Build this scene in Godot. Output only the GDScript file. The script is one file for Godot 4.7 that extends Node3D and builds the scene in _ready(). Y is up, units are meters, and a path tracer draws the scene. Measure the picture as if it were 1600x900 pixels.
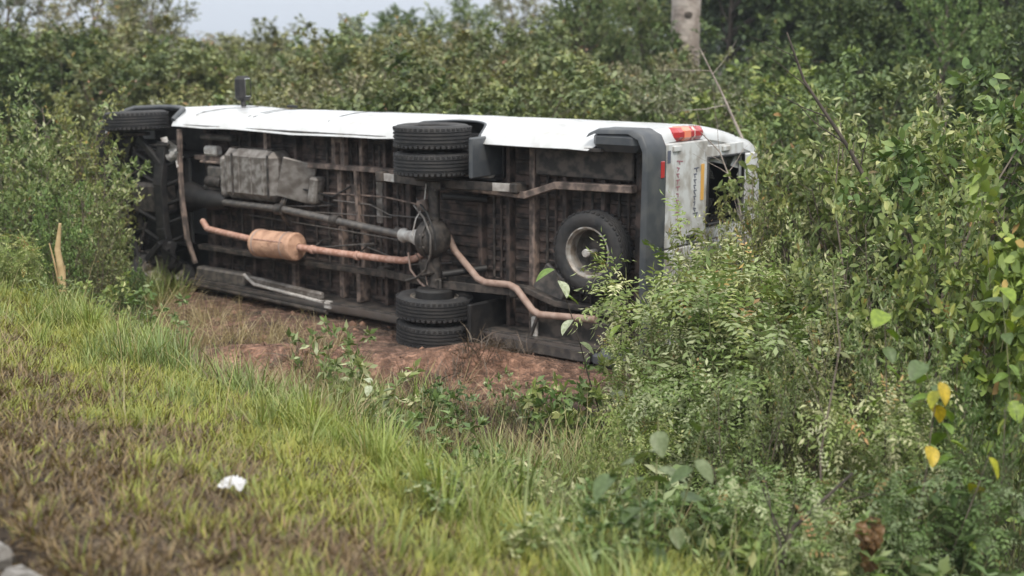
extends Node3D

# ------------------------------------------------------------------ mesh builder
class MB:
	var v := PackedVector3Array()
	var n := PackedVector3Array()
	var c := PackedColorArray()
	var ix := PackedInt32Array()
	var col := Color(1, 1, 1)

	func vert(p: Vector3, nn: Vector3) -> int:
		v.append(p)
		n.append(nn)
		c.append(col)
		return v.size() - 1

	func tri(i: int, j: int, k: int) -> void:
		var g := (v[j] - v[i]).cross(v[k] - v[i])
		if g.dot(n[i] + n[j] + n[k]) > 0.0:
			ix.append(i); ix.append(k); ix.append(j)
		else:
			ix.append(i); ix.append(j); ix.append(k)

	func face(pts: Array, away: Vector3) -> void:   # flat convex polygon, normal turned away from a point inside
		var a: Vector3 = pts[0]
		var b: Vector3 = pts[1]
		var d: Vector3 = pts[2]
		var nn := (b - a).cross(d - a).normalized()
		var m := Vector3.ZERO
		for p in pts:
			m += p
		m /= pts.size()
		if nn.dot(m - away) < 0.0:
			nn = -nn
		var s := v.size()
		for p in pts:
			vert(p, nn)
		for i in range(1, pts.size() - 1):
			tri(s, s + i, s + i + 1)

	func box(at: Vector3, size: Vector3, b := Basis.IDENTITY, bev := 0.0) -> void:
		var h := size * 0.5
		if bev <= 0.0:
			bev = minf(0.006, minf(h.x, minf(h.y, h.z)) * 0.3)
		var q := {}
		for sx in [-1, 1]:
			for sy in [-1, 1]:
				for sz in [-1, 1]:
					for k in 3:
						var p := Vector3(sx * (h.x - (bev if k != 0 else 0.0)), sy * (h.y - (bev if k != 1 else 0.0)), sz * (h.z - (bev if k != 2 else 0.0)))
						q[[sx, sy, sz, k]] = at + b * p
		for s in [-1, 1]:
			face([q[[s, -1, -1, 0]], q[[s, 1, -1, 0]], q[[s, 1, 1, 0]], q[[s, -1, 1, 0]]], at)
			face([q[[-1, s, -1, 1]], q[[1, s, -1, 1]], q[[1, s, 1, 1]], q[[-1, s, 1, 1]]], at)
			face([q[[-1, -1, s, 2]], q[[1, -1, s, 2]], q[[1, 1, s, 2]], q[[-1, 1, s, 2]]], at)
			for t in [-1, 1]:
				face([q[[s, t, -1, 0]], q[[s, t, 1, 0]], q[[s, t, 1, 1]], q[[s, t, -1, 1]]], at)
				face([q[[s, -1, t, 0]], q[[s, 1, t, 0]], q[[s, 1, t, 2]], q[[s, -1, t, 2]]], at)
				face([q[[-1, s, t, 1]], q[[1, s, t, 1]], q[[1, s, t, 2]], q[[-1, s, t, 2]]], at)
				for u in [-1, 1]:
					face([q[[s, t, u, 0]], q[[s, t, u, 1]], q[[s, t, u, 2]]], at)

	func beam(p0: Vector3, p1: Vector3, wide: float, high: float, up := Vector3(0, 0, 1), bev := 0.0) -> void:
		var x := (p1 - p0).normalized()
		var y := up.cross(x).normalized()
		var z := x.cross(y)
		box((p0 + p1) * 0.5, Vector3(p0.distance_to(p1), wide, high), Basis(x, y, z), bev)

	func tube(pts: Array, radii: Array, sides := 6, cap := true) -> void:
		var m := pts.size()
		var t0: Vector3 = (pts[1] - pts[0]).normalized()
		var u := t0.cross(Vector3(0.31, 0.17, 0.93))
		if u.length() < 0.1:
			u = t0.cross(Vector3(1, 0, 0))
		u = u.normalized()
		var first := v.size()
		for i in m:
			var t: Vector3
			if i == 0:
				t = t0
			elif i == m - 1:
				t = (pts[i] - pts[i - 1]).normalized()
			else:
				t = ((pts[i + 1] - pts[i]).normalized() + (pts[i] - pts[i - 1]).normalized()).normalized()
			u = (u - t * u.dot(t)).normalized()
			var w := t.cross(u)
			var r: float = radii[mini(i, radii.size() - 1)]
			for k in sides:
				var a := TAU * k / sides
				var d := u * cos(a) + w * sin(a)
				vert(pts[i] + d * r, d)
		for i in m - 1:
			for k in sides:
				var a := first + i * sides + k
				var b := first + i * sides + (k + 1) % sides
				tri(a, b, b + sides)
				tri(a, b + sides, a + sides)
		if cap:
			for e in [0, m - 1]:
				var p: Vector3 = pts[e]
				var nn: Vector3 = -t0 if e == 0 else (pts[m - 1] - pts[m - 2]).normalized()
				var s := v.size()
				vert(p, nn)
				for k in sides:
					vert(v[first + e * sides + k], nn)
				for k in sides:
					tri(s, s + 1 + k, s + 1 + (k + 1) % sides)

	# profile: Vector2(radius, along); round the axis through at; sharp breaks above 40 degrees
	func lathe(profile: Array, at: Vector3, axis: Vector3, segs := 32) -> void:
		var u := axis.cross(Vector3(0.2, 0.13, 0.97)).normalized()
		var w := axis.cross(u)
		for i in profile.size() - 1:
			var a: Vector2 = profile[i]
			var b: Vector2 = profile[i + 1]
			var e := (b - a).normalized()
			var na := Vector2(e.y, -e.x)
			var nb := na
			if i > 0:
				var e0: Vector2 = (a - (profile[i - 1] as Vector2)).normalized()
				if e0.dot(e) > 0.75:
					na = (na + Vector2(e0.y, -e0.x)).normalized()
			if i < profile.size() - 2:
				var e1: Vector2 = ((profile[i + 2] as Vector2) - b).normalized()
				if e1.dot(e) > 0.75:
					nb = (nb + Vector2(e1.y, -e1.x)).normalized()
			var s := v.size()
			for k in segs:
				var ang := TAU * k / segs
				var d := u * cos(ang) + w * sin(ang)
				vert(at + d * a.x + axis * a.y, d * na.x + axis * na.y)
				vert(at + d * b.x + axis * b.y, d * nb.x + axis * nb.y)
			for k in segs:
				var p := s + k * 2
				var q := s + ((k + 1) % segs) * 2
				tri(p, q, q + 1)
				tri(p, q + 1, p + 1)

	# grid of points [row][column]; normals from the grid, turned away from the point inside
	func sheet(rows: Array, inside: Vector3) -> void:
		var m := rows.size()
		var w: int = rows[0].size()
		var s := v.size()
		for i in m:
			for j in w:
				var du: Vector3 = rows[mini(i + 1, m - 1)][j] - rows[maxi(i - 1, 0)][j]
				var dv: Vector3 = rows[i][mini(j + 1, w - 1)] - rows[i][maxi(j - 1, 0)]
				var nn := du.cross(dv).normalized()
				if nn.dot(rows[i][j] - inside) < 0.0:
					nn = -nn
				vert(rows[i][j], nn)
		for i in m - 1:
			for j in w - 1:
				var a := s + i * w + j
				tri(a, a + 1, a + w + 1)
				tri(a, a + w + 1, a + w)

	func leaf(p: Vector3, dir: Vector3, up: Vector3, L: float, W: float, fold: float, bend: float, near: bool) -> void:
		var side := dir.cross(up).normalized()
		var nn := side.cross(dir).normalized()
		if not near:
			var mid := p + dir * L * 0.45
			var s := vert(p, nn)
			vert(mid + side * W * 0.5 + nn * fold * W, (nn - side * fold).normalized())
			vert(p + dir * L - nn * bend * L, nn)
			vert(mid - side * W * 0.5 + nn * fold * W, (nn + side * fold).normalized())
			tri(s, s + 1, s + 2)
			tri(s, s + 2, s + 3)
			return
		var s := vert(p + dir * L * 0.5 - nn * bend * L * 0.25, nn)
		vert(p, nn)
		for q in [[0.22, 0.4], [0.55, 0.48], [0.82, 0.27]]:
			vert(p + dir * L * q[0] + side * W * q[1] + nn * (fold * W * q[1] * 2.0 - bend * L * q[0] * q[0]), (nn - side * fold).normalized())
		vert(p + dir * L - nn * bend * L, nn)
		for q in [[0.82, 0.27], [0.55, 0.48], [0.22, 0.4]]:
			vert(p + dir * L * q[0] - side * W * q[1] + nn * (fold * W * q[1] * 2.0 - bend * L * q[0] * q[0]), (nn + side * fold).normalized())
		for k in 8:
			tri(s, s + 1 + k, s + 1 + (k + 1) % 8)

	func mesh(mat: Material) -> ArrayMesh:
		var a := []
		a.resize(Mesh.ARRAY_MAX)
		a[Mesh.ARRAY_VERTEX] = v
		a[Mesh.ARRAY_NORMAL] = n
		a[Mesh.ARRAY_COLOR] = c
		a[Mesh.ARRAY_INDEX] = ix
		var m := ArrayMesh.new()
		m.add_surface_from_arrays(Mesh.PRIMITIVE_TRIANGLES, a)
		m.surface_set_material(0, mat)
		return m


var taken := {}
var rng := RandomNumberGenerator.new()
var M := {}          # materials
var noise := FastNoiseLite.new()

func numbered(called: String) -> String:
	taken[called] = taken.get(called, -1) + 1
	return called if taken[called] == 0 else "%s_%03d" % [called, taken[called]]

func tag(o: Node, label: String, category := "", group := "", kind := "") -> Node:
	if label: o.set_meta("label", label)
	if category: o.set_meta("category", category)
	if group: o.set_meta("group", group)
	if kind: o.set_meta("kind", kind)
	return o

func thing(called: String, label: String, category: String, at := Vector3.ZERO, turn := 0.0, group := "") -> Node3D:
	var o := Node3D.new()
	o.name = numbered(called)
	add_child(o, true)
	o.position = at
	o.rotation.y = turn
	tag(o, label, category, group)
	return o

func put(called: String, mesh: Mesh, parent: Node = self) -> MeshInstance3D:
	var o := MeshInstance3D.new()
	o.name = numbered(called) if parent == self else called
	o.mesh = mesh
	parent.add_child(o, true)
	return o

func part(called: String, mb: MB, mat: Material, parent: Node) -> MeshInstance3D:
	return put(called, mb.mesh(mat), parent)

func rf(a: float, b: float) -> float:
	return rng.randf_range(a, b)

func rdir() -> Vector3:
	var z := rf(-1, 1)
	var a := rf(0, TAU)
	var r := sqrt(1 - z * z)
	return Vector3(r * cos(a), z, r * sin(a))

# ------------------------------------------------------------------ materials
func noise_tex(freq: float, lo: Color, hi: Color, seed_: int, size := 256, oct := 4, a := 0.3, b := 0.7) -> NoiseTexture2D:
	var f := FastNoiseLite.new()
	f.seed = seed_
	f.frequency = freq
	f.fractal_octaves = oct
	var t := NoiseTexture2D.new()
	t.width = size
	t.height = size
	t.seamless = true
	t.noise = f
	var g := Gradient.new()
	g.offsets = PackedFloat32Array([a, b])
	g.colors = PackedColorArray([lo, hi])
	t.color_ramp = g
	return t

func std(col: Color, rough: float, metal := 0.0) -> StandardMaterial3D:
	var m := StandardMaterial3D.new()
	m.albedo_color = col.linear_to_srgb()
	m.roughness = rough
	m.metallic = metal
	return m

# a surface whose colour wanders between two base colours (linear), by triplanar noise
func mottled(a: Color, b: Color, rough: float, scale: float, seed_: int, metal := 0.0, bump := 0.0, lo := 0.3, hi := 0.7) -> StandardMaterial3D:
	var m := StandardMaterial3D.new()
	m.albedo_texture = noise_tex(0.012, a.linear_to_srgb(), b.linear_to_srgb(), seed_, 256, 5, lo, hi)
	m.uv1_triplanar = true
	m.uv1_scale = Vector3.ONE * scale
	m.roughness = rough
	m.metallic = metal
	if bump > 0.0:
		m.heightmap_enabled = true
		m.heightmap_texture = noise_tex(0.03, Color.BLACK, Color.WHITE, seed_ + 7, 256, 4)
		m.heightmap_scale = bump
	return m

func leafy(tint: Color, rough := 0.55, back := 0.55) -> StandardMaterial3D:
	var m := StandardMaterial3D.new()
	m.vertex_color_use_as_albedo = true
	m.albedo_color = tint.linear_to_srgb()
	m.roughness = rough
	m.metallic_specular = 0.5
	m.backlight_enabled = true
	m.backlight = Color(back, back, back * 0.55)
	return m

func materials() -> void:
	M.white = mottled(Color(0.55, 0.565, 0.58), Color(0.34, 0.33, 0.31), 0.3, 0.9, 11, 0.0, 0.0, 0.5, 0.95)
	M.white.clearcoat_enabled = true
	M.white.clearcoat = 0.6
	M.dirty_white = mottled(Color(0.58, 0.60, 0.61), Color(0.36, 0.345, 0.32), 0.45, 1.3, 12, 0.0, 0.0, 0.38, 0.8)
	M.bumper = mottled(Color(0.055, 0.062, 0.072), Color(0.085, 0.09, 0.095), 0.5, 1.5, 13)
	M.rubber = mottled(Color(0.018, 0.019, 0.022), Color(0.04, 0.038, 0.037), 0.75, 2.0, 14, 0.0, 0.15)
	M.rim = mottled(Color(0.42, 0.41, 0.39), Color(0.2, 0.16, 0.13), 0.5, 3.0, 15, 0.3)
	M.floor = mottled(Color(0.020, 0.017, 0.016), Color(0.095, 0.068, 0.058), 0.8, 1.7, 16, 0.0, 0.25)
	M.member = mottled(Color(0.075, 0.060, 0.053), Color(0.26, 0.195, 0.165), 0.75, 2.2, 17)
	M.dark_member = mottled(Color(0.024, 0.022, 0.021), Color(0.09, 0.074, 0.064), 0.7, 2.2, 18)
	M.black = mottled(Color(0.008, 0.008, 0.009), Color(0.024, 0.022, 0.021), 0.6, 2.0, 19)
	M.steel = mottled(Color(0.31, 0.295, 0.28), Color(0.13, 0.112, 0.10), 0.5, 2.4, 20, 0.25)
	M.shaft = mottled(Color(0.085, 0.082, 0.08), Color(0.17, 0.15, 0.135), 0.5, 3.0, 21, 0.2)
	M.rust = mottled(Color(0.56, 0.345, 0.235), Color(0.34, 0.19, 0.13), 0.85, 2.2, 22, 0.0, 0.3, 0.42, 0.85)
	M.rust_pipe = mottled(Color(0.40, 0.21, 0.155), Color(0.56, 0.36, 0.29), 0.75, 5.0, 23)
	M.brown_pipe = mottled(Color(0.30, 0.20, 0.16), Color(0.42, 0.31, 0.26), 0.7, 3.0, 24)
	M.cast = mottled(Color(0.03, 0.028, 0.027), Color(0.085, 0.073, 0.066), 0.6, 3.0, 25, 0.2)
	M.pale = mottled(Color(0.55, 0.54, 0.52), Color(0.34, 0.31, 0.29), 0.6, 3.0, 26)
	M.red_lens = std(Color(0.42, 0.012, 0.018), 0.12)
	M.orange_lens = std(Color(0.85, 0.26, 0.15), 0.12)
	M.clear_lens = std(Color(0.75, 0.62, 0.58), 0.1)
	for k in ["red_lens", "orange_lens", "clear_lens"]:
		M[k].clearcoat_enabled = true
	M.reflector = std(Color(0.72, 0.40, 0.10), 0.3)
	M.letter_red = std(Color(0.30, 0.14, 0.17), 0.5)
	M.letter_dark = std(Color(0.10, 0.11, 0.15), 0.5)
	M.lining = std(Color(0.03, 0.03, 0.033), 0.9)
	M.seal = std(Color(0.015, 0.015, 0.016), 0.6)
	var g := StandardMaterial3D.new()
	g.transparency = BaseMaterial3D.TRANSPARENCY_ALPHA
	g.albedo_color = Color(0.05, 0.06, 0.065, 0.75)
	g.roughness = 0.05
	M.glass = g
	M.mirror = std(Color(0.85, 0.86, 0.88), 0.06, 1.0)
	M.paper = std(Color(0.60, 0.60, 0.61), 0.8)
	M.paper.backlight_enabled = true
	M.paper.backlight = Color(0.3, 0.3, 0.3)
	M.concrete = mottled(Color(0.25, 0.235, 0.22), Color(0.09, 0.082, 0.07), 0.9, 2.5, 27, 0.0, 0.6)
	M.asphalt = mottled(Color(0.045, 0.045, 0.047), Color(0.075, 0.073, 0.07), 0.9, 3.0, 28, 0.0, 0.4)
	M.bark = mottled(Color(0.115, 0.09, 0.07), Color(0.20, 0.165, 0.135), 0.9, 3.0, 29)
	M.dark_bark = mottled(Color(0.04, 0.033, 0.027), Color(0.09, 0.072, 0.058), 0.9, 3.0, 30)
	M.pale_bark = mottled(Color(0.42, 0.37, 0.33), Color(0.24, 0.195, 0.17), 0.9, 0.9, 31, 0.0, 1.0)
	M.dry = mottled(Color(0.46, 0.33, 0.17), Color(0.60, 0.45, 0.25), 0.8, 3.0, 32)
	M.green_stem = mottled(Color(0.13, 0.15, 0.06), Color(0.20, 0.19, 0.09), 0.7, 3.0, 33)
	M.tints = [leafy(Color(1, 1, 1)), leafy(Color(0.80, 0.92, 0.78)), leafy(Color(1.22, 1.15, 0.9)), leafy(Color(1.15, 1.02, 1.0)), leafy(Color(0.62, 0.72, 0.66)), leafy(Color(1.38, 1.25, 1.3))]
	M.grass = leafy(Color(1, 1, 1), 0.5, 0.6)
	var e := StandardMaterial3D.new()      # soil: vertex colour says which soil, noise gives the grain
	e.vertex_color_use_as_albedo = true
	e.albedo_texture = noise_tex(0.02, Color(0.60, 0.58, 0.56), Color(1, 1, 1), 41, 512, 6, 0.25, 0.75)
	e.uv1_triplanar = true
	e.uv1_world_triplanar = true
	e.uv1_scale = Vector3.ONE * 0.7
	e.roughness = 0.95
	e.heightmap_enabled = true
	e.heightmap_texture = noise_tex(0.04, Color.BLACK, Color.WHITE, 42, 512, 6)
	e.heightmap_scale = 4.5
	M.soil = e

# ------------------------------------------------------------------ terrain
const K0 := Vector2(-1.85, -4.38)           # a point of the kerb line
const KT := Vector2(0.627, 0.779)           # along the kerb
const KN := Vector2(0.779, -0.627)          # from the road into the verge

func across(x: float, z: float) -> float:   # metres from the kerb, towards the ditch
	return (Vector2(x, z) - K0).dot(KN)

func step_between(a: float, b: float, t: float) -> float:
	return smoothstep(a, b, t)

func ground_y(x: float, z: float) -> float:
	var u := across(x, z)
	if u < 0.02:
		return lerpf(1.0, 0.94, clampf(-u / 4.0, 0.0, 1.0)) - 0.03
	var w := noise.get_noise_2d(x * 1.7, z * 1.7)
	var q := noise.get_noise_2d(x * 6.0 + 40.0, z * 6.0)
	var y := lerpf(1.08, 0.80, smoothstep(0.0, 2.1, u))
	y = lerpf(y, 0.20, smoothstep(1.75 + w * 0.25, 3.0 + w * 0.35, u))
	y = lerpf(y, 0.75, smoothstep(8.0, 16.0, u))
	y += smoothstep(16.0, 90.0, u) * 0.8
	y += w * 0.05 * smoothstep(0.0, 2.0, u) + q * 0.025 * smoothstep(1.0, 3.0, u)
	# soil pushed up by the sliding van
	y += 0.20 * exp(-(pow((x + 0.35) / 0.65, 2) + pow((z + 10.0) / 0.28, 2)))
	y += 0.15 * exp(-(pow((x + 1.9) / 0.8, 2) + pow((z + 10.2) / 0.35, 2)))
	y -= 0.08 * exp(-(pow((x + 1.0) / 0.7, 2) + pow((z + 9.5) / 0.3, 2)))
	return y

func soil_color(x: float, z: float) -> Color:
	var u := across(x, z)
	var k := noise.get_noise_2d(x * 3.1 + 9.0, z * 3.1)
	var red := Color(0.30, 0.18, 0.13)
	var brown := Color(0.115, 0.085, 0.055)
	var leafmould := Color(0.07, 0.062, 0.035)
	var c := brown.lerp(red, smoothstep(1.9, 2.7, u + k * 0.6))
	c = c.lerp(Color(0.13, 0.092, 0.066), smoothstep(-0.12, 0.22, k) * 0.85)
	var fresh := exp(-(pow((x + 0.35) / 0.8, 2) + pow((z + 9.7) / 0.7, 2))) + exp(-(pow((x + 2.0) / 0.7, 2) + pow((z + 10.0) / 0.5, 2))) + exp(-(pow((x + 3.2) / 0.6, 2) + pow((z + 11.4) / 0.4, 2)))
	c = c.lerp(Color(0.40, 0.225, 0.155), clampf(fresh * (0.9 + k), 0.0, 1.0))
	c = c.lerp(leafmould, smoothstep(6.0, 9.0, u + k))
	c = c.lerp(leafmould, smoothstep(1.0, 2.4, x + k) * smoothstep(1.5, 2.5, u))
	return c

func terrain() -> void:
	var xs := []
	var zs := []
	var x := -8.0
	while x <= 6.001:
		xs.append(x)
		x += 0.1
	var g := 0.15
	var e := 6.0
	while e < 700.0:
		g *= 1.22
		e += g
		xs.append(e)
		xs.push_front(-2.0 - e)
	var z := -18.0
	while z <= -2.999:
		zs.append(z)
		z += 0.1
	g = 0.15
	e = 0.0
	while e < 700.0:
		g *= 1.22
		e += g
		zs.push_front(-18.0 - e)
		zs.append(-3.0 + e)
	var mb := MB.new()
	var w := xs.size()
	for j in zs.size():
		for i in w:
			var px: float = xs[i]
			var pz: float = zs[j]
			var y := ground_y(px, pz)
			var d := 0.06
			var nn := Vector3(ground_y(px - d, pz) - ground_y(px + d, pz), 2 * d, ground_y(px, pz - d) - ground_y(px, pz + d)).normalized()
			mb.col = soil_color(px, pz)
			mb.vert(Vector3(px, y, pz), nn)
	for j in zs.size() - 1:
		for i in w - 1:
			var a := j * w + i
			mb.tri(a, a + 1, a + w + 1)
			mb.tri(a, a + w + 1, a + w)
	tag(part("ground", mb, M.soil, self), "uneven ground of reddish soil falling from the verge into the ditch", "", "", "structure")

func kerb_point(s: float, u: float, y: float) -> Vector3:
	var p := K0 + KT * s + KN * u
	return Vector3(p.x, y, p.y)

func road_and_kerb() -> void:
	var mb := MB.new()
	var rows := []
	for s in [-200.0, -60.0, -20.0, -5.0, 0.0, 5.0, 20.0, 60.0]:
		var r := []
		for k in 6:
			var u := -0.16 - 7.0 * k / 5.0
			r.append(kerb_point(s, u, lerpf(1.0, 0.99, k / 5.0) - 0.0))
		rows.append(r)
	mb.sheet(rows, Vector3(0, -50, 0))
	tag(part("road", mb, M.asphalt, self), "grey asphalt road beside the low kerb", "", "", "structure")
	var kerb := Node3D.new()
	kerb.name = numbered("kerb")
	add_child(kerb, true)
	tag(kerb, "low worn concrete kerb half buried in grass at the bottom left", "", "", "structure")
	for i in range(-30, 14):
		var b := MB.new()
		if rng.randf() < 0.22 and i < -1: continue
		var ln := rf(0.2, 0.36)
		var jit := rf(-0.02, 0.02)
		var tip := rf(-0.05, 0.05)
		var rot := Basis(Vector3(KT.x, 0, KT.y), Vector3.UP, -Vector3(KN.x, 0, KN.y)) * Basis.from_euler(Vector3(rf(-0.08, 0.08), rf(-0.05, 0.05), tip))
		b.box(kerb_point(0.1 + i * 0.42, -0.08 + jit, 0.985 + rf(-0.04, 0.015)), Vector3(ln, 0.16, 0.11), rot, 0.028)
		for k in b.v.size():
			b.v[k] += Vector3(1, 1, 1) * noise.get_noise_3dv(b.v[k] * 25.0) * 0.03
		part("kerb_stone", b, M.concrete, kerb)

# ------------------------------------------------------------------ the van, lying on its right side
# a: metres behind the front axle, w: metres to its left (up, as it lies), h: metres above its own wheels' ground (away from the road)
const FA := -0.2
const WB := 3.94
const REAR := 5.95

func V(a: float, w: float, h: float) -> Vector3:
	return Vector3(a, w + 0.97, -h)

func side_w(h: float) -> float:
	if h < 0.62:
		return lerpf(0.80, 0.945, sqrt(clampf((h - 0.40) / 0.22, 0, 1)))
	if h < 1.25:
		return lerpf(0.945, 0.975, smoothstep(0.62, 1.0, h))
	return lerpf(0.975, 0.76, pow((h - 1.25) / 1.2, 1.7))

func sill_h(a: float) -> float:
	var h := 0.40
	for c in [FA, WB]:
		var d: float = (a - c) / (0.50 if c < 1.0 else 0.44)
		if absf(d) < 1.0:
			h = maxf(h, 0.36 + 0.44 * sqrt(1.0 - d * d))
	if a > REAR - 0.5:
		h = maxf(h, lerpf(0.40, 0.70, smoothstep(REAR - 0.42, REAR - 0.22, a)))
	return h

func top_h(a: float) -> float:
	var k := [[-0.90, 0.80], [-0.86, 0.98], [-0.78, 1.08], [-0.35, 1.28], [-0.25, 1.34], [0.70, 2.32], [0.95, 2.47], [1.3, 2.53], [9.0, 2.55]]
	for i in k.size() - 1:
		if a <= k[i + 1][0]:
			return lerpf(k[i][1], k[i + 1][1], clampf((a - k[i][0]) / (k[i + 1][0] - k[i][0]), 0, 1))
	return 2.55

func half_ring(a: float, s: float, inset: float) -> Array:
	var H := top_h(a)
	var hb := sill_h(a)
	var nose := 1.0 - 0.20 * pow(clampf((-0.35 - a) / 0.55, 0, 1), 2)
	var pts := []
	var hs := maxf(H - 0.26, hb + 0.05)
	for j in 15:
		var t := j / 14.0
		t = t * t * 0.5 + t * 0.5
		var h := lerpf(hb, hs, t)
		pts.append(V(a, s * (side_w(h) * nose - inset), h))
	var W := side_w(hs) * nose - inset
	for q in [[0.985, 0.66], [0.94, 0.40], [0.86, 0.18], [0.72, 0.05], [0.4, 0.0], [0.0, -0.015]]:
		pts.append(V(a, s * W * q[0], H - 0.26 * q[1] - inset))
	return pts

func stations() -> Array:
	var st := [-0.90, -0.88, -0.86, -0.82, -0.78, -0.73]
	for k in range(-10, 11):
		st.append(FA + 0.50 * sin(k / 10.0 * PI / 2))
	for a in [0.36, 0.43, 0.5, 0.6, 0.7, 0.8, 0.95, 1.1, 1.3, 1.7, 2.1, 2.5, 2.9, 3.2, 3.4]:
		st.append(a)
	for k in range(-10, 11):
		st.append(WB + 0.44 * sin(k / 10.0 * PI / 2))
	for a in [4.45, 4.7, 5.0, 5.3, 5.5, 5.6, REAR - 0.28, REAR - 0.22, REAR - 0.16]:
		st.append(a)
	return st

func dent(p: Vector3) -> Vector3:
	var k := noise.get_noise_3d(p.x * 2.2, p.y * 2.2, p.z * 2.2)
	var k2 := noise.get_noise_3d(p.x * 0.9 + 8.0, p.y, p.z * 1.5)
	return p + Vector3(0, k * 0.014 + minf(k2, 0.0) * 0.05, 0)

func make_wheel(called: String, van: Node3D, at: Vector3, dish: float, turn := Basis.IDENTITY, r := 0.335, wide := 0.20, disc := "rim") -> Node3D:
	var o := Node3D.new()
	o.name = called
	van.add_child(o, true)
	o.transform = Transform3D(turn, at)
	var t := MB.new()
	var h := wide * 0.5
	var ax := Vector3(0, 1, 0)
	var prof := [Vector2(0.205, -h * 0.80), Vector2(0.225, -h * 0.92), Vector2(0.265, -h * 1.04), Vector2(0.300, -h * 0.98), Vector2(r - 0.016, -h * 0.84), Vector2(r - 0.004, -h * 0.70)]
	for k in 4:
		var c := lerpf(-0.45, 0.45, k / 3.0) * h
		prof.append(Vector2(r, c - 0.007))
		prof.append(Vector2(r - 0.011, c - 0.005))
		prof.append(Vector2(r - 0.011, c + 0.005))
		prof.append(Vector2(r, c + 0.007))
	prof.append_array([Vector2(r - 0.004, h * 0.70), Vector2(r - 0.016, h * 0.84), Vector2(0.300, h * 0.98), Vector2(0.265, h * 1.04), Vector2(0.225, h * 0.92), Vector2(0.205, h * 0.80)])
	t.lathe(prof, Vector3.ZERO, ax, 44)
	for k in 44:       # shoulder blocks
		var a := TAU * k / 44
		for s in [-1.0, 1.0]:
			var d := Vector3(cos(a), 0, sin(a))
			t.box(d * (r - 0.004) + ax * s * h * 0.74, Vector3(0.014, h * 0.22, 0.03), Basis(d, ax, d.cross(ax)), 0.002)
	part("tyre", t, M.rubber, o)
	var w := MB.new()
	var rp := [Vector2(0.200, -h * 0.86), Vector2(0.212, -h * 0.84), Vector2(0.206, -h * 0.7), Vector2(0.185, -h * 0.55), Vector2(0.180, 0.0), Vector2(0.185, h * 0.55), Vector2(0.206, h * 0.7), Vector2(0.212, h * 0.84), Vector2(0.200, h * 0.86)]
	w.lathe(rp, Vector3.ZERO, ax, 36)
	part("rim", w, M.rim, o)
	w = MB.new()
	w.lathe([Vector2(0.185, dish * 0.6), Vector2(0.155, dish), Vector2(0.11, dish), Vector2(0.085, dish * 0.6), Vector2(0.0, dish * 0.6)], Vector3.ZERO, ax, 36)
	for k in 6:
		var a := TAU * k / 6
		w.lathe([Vector2(0.011, -0.012), Vector2(0.011, 0.014), Vector2(0.0, 0.014)], Vector3(cos(a) * 0.095, dish * 0.8, sin(a) * 0.095), ax, 8)
	part("disc", w, M[disc], o)
	return o

func panel(mb: MB, a: float, thick: float, w0: float, w1: float, h0: float, h1: float, hole := Rect2()) -> void:
	# an upright plate at a, its face towards the rear; hole in (w, h)
	if hole.size.x <= 0.0:
		mb.box(V(a, (w0 + w1) * 0.5, (h0 + h1) * 0.5), Vector3(thick, w1 - w0, h1 - h0), Basis.IDENTITY, 0.012)
		return
	var a0 := hole.position.x
	var a1 := hole.end.x
	var b0 := hole.position.y
	var b1 := hole.end.y
	mb.box(V(a, (w0 + w1) * 0.5, (h0 + b0) * 0.5), Vector3(thick, w1 - w0, b0 - h0), Basis.IDENTITY, 0.010)
	var sg := 1.0 if w1 > -w0 else -1.0       # which edge is the outer one
	var t0 := w0 + (0.16 if sg < 0 else 0.0)
	var t1 := w1 - (0.16 if sg > 0 else 0.0)
	mb.box(V(a, (t0 + t1) * 0.5, (b1 + h1) * 0.5), Vector3(thick, t1 - t0, h1 - b1), Basis.IDENTITY, 0.010)
	w0 += 0.055 if sg < 0 else 0.0
	w1 -= 0.055 if sg > 0 else 0.0
	mb.box(V(a, (w0 + a0) * 0.5, (b0 + b1) * 0.5), Vector3(thick - 0.003, a0 - w0, b1 - b0 - 0.001), Basis.IDENTITY, 0.004)
	mb.box(V(a, (a1 + w1) * 0.5, (b0 + b1) * 0.5), Vector3(thick - 0.003, w1 - a1, b1 - b0 - 0.001), Basis.IDENTITY, 0.004)

func bar(van: Node, called: String, mat: Material, pts: Array, r: float, sides := 8) -> Node:
	var mb := MB.new()
	var q := []
	for p in pts:
		q.append(V(p[0], p[1], p[2]))
	mb.tube(q, [r], sides)
	return part(called, mb, mat, van)

func beam(van: Node, called: String, mat: Material, pts: Array, wide: float, high: float) -> Node:
	var mb := MB.new()
	for i in pts.size() - 1:
		var p := V(pts[i][0], pts[i][1], pts[i][2])
		var q := V(pts[i + 1][0], pts[i + 1][1], pts[i + 1][2])
		var ext := (q - p).normalized() * wide * 0.22
		mb.beam(p - (ext if i > 0 else Vector3.ZERO), q + (ext if i < pts.size() - 2 else Vector3.ZERO), wide - 0.002 * (i % 2), high - 0.003 * (i % 2))
	return part(called, mb, mat, van)

func block(van: Node, called: String, mat: Material, a0: float, a1: float, w0: float, w1: float, h0: float, h1: float, bev := 0.015, rot := Vector3.ZERO) -> Node:
	var mb := MB.new()
	mb.box(V((a0 + a1) * 0.5, (w0 + w1) * 0.5, (h0 + h1) * 0.5), Vector3(a1 - a0, w1 - w0, h1 - h0), Basis.from_euler(rot), bev)
	return part(called, mb, mat, van)

func drum(van: Node, called: String, mat: Material, p: Array, q: Array, profile: Array, segs := 24) -> Node:
	var mb := MB.new()
	var a := V(p[0], p[1], p[2])
	var b := V(q[0], q[1], q[2])
	mb.lathe(profile, a, (b - a).normalized(), segs)
	return part(called, mb, mat, van)

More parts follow.
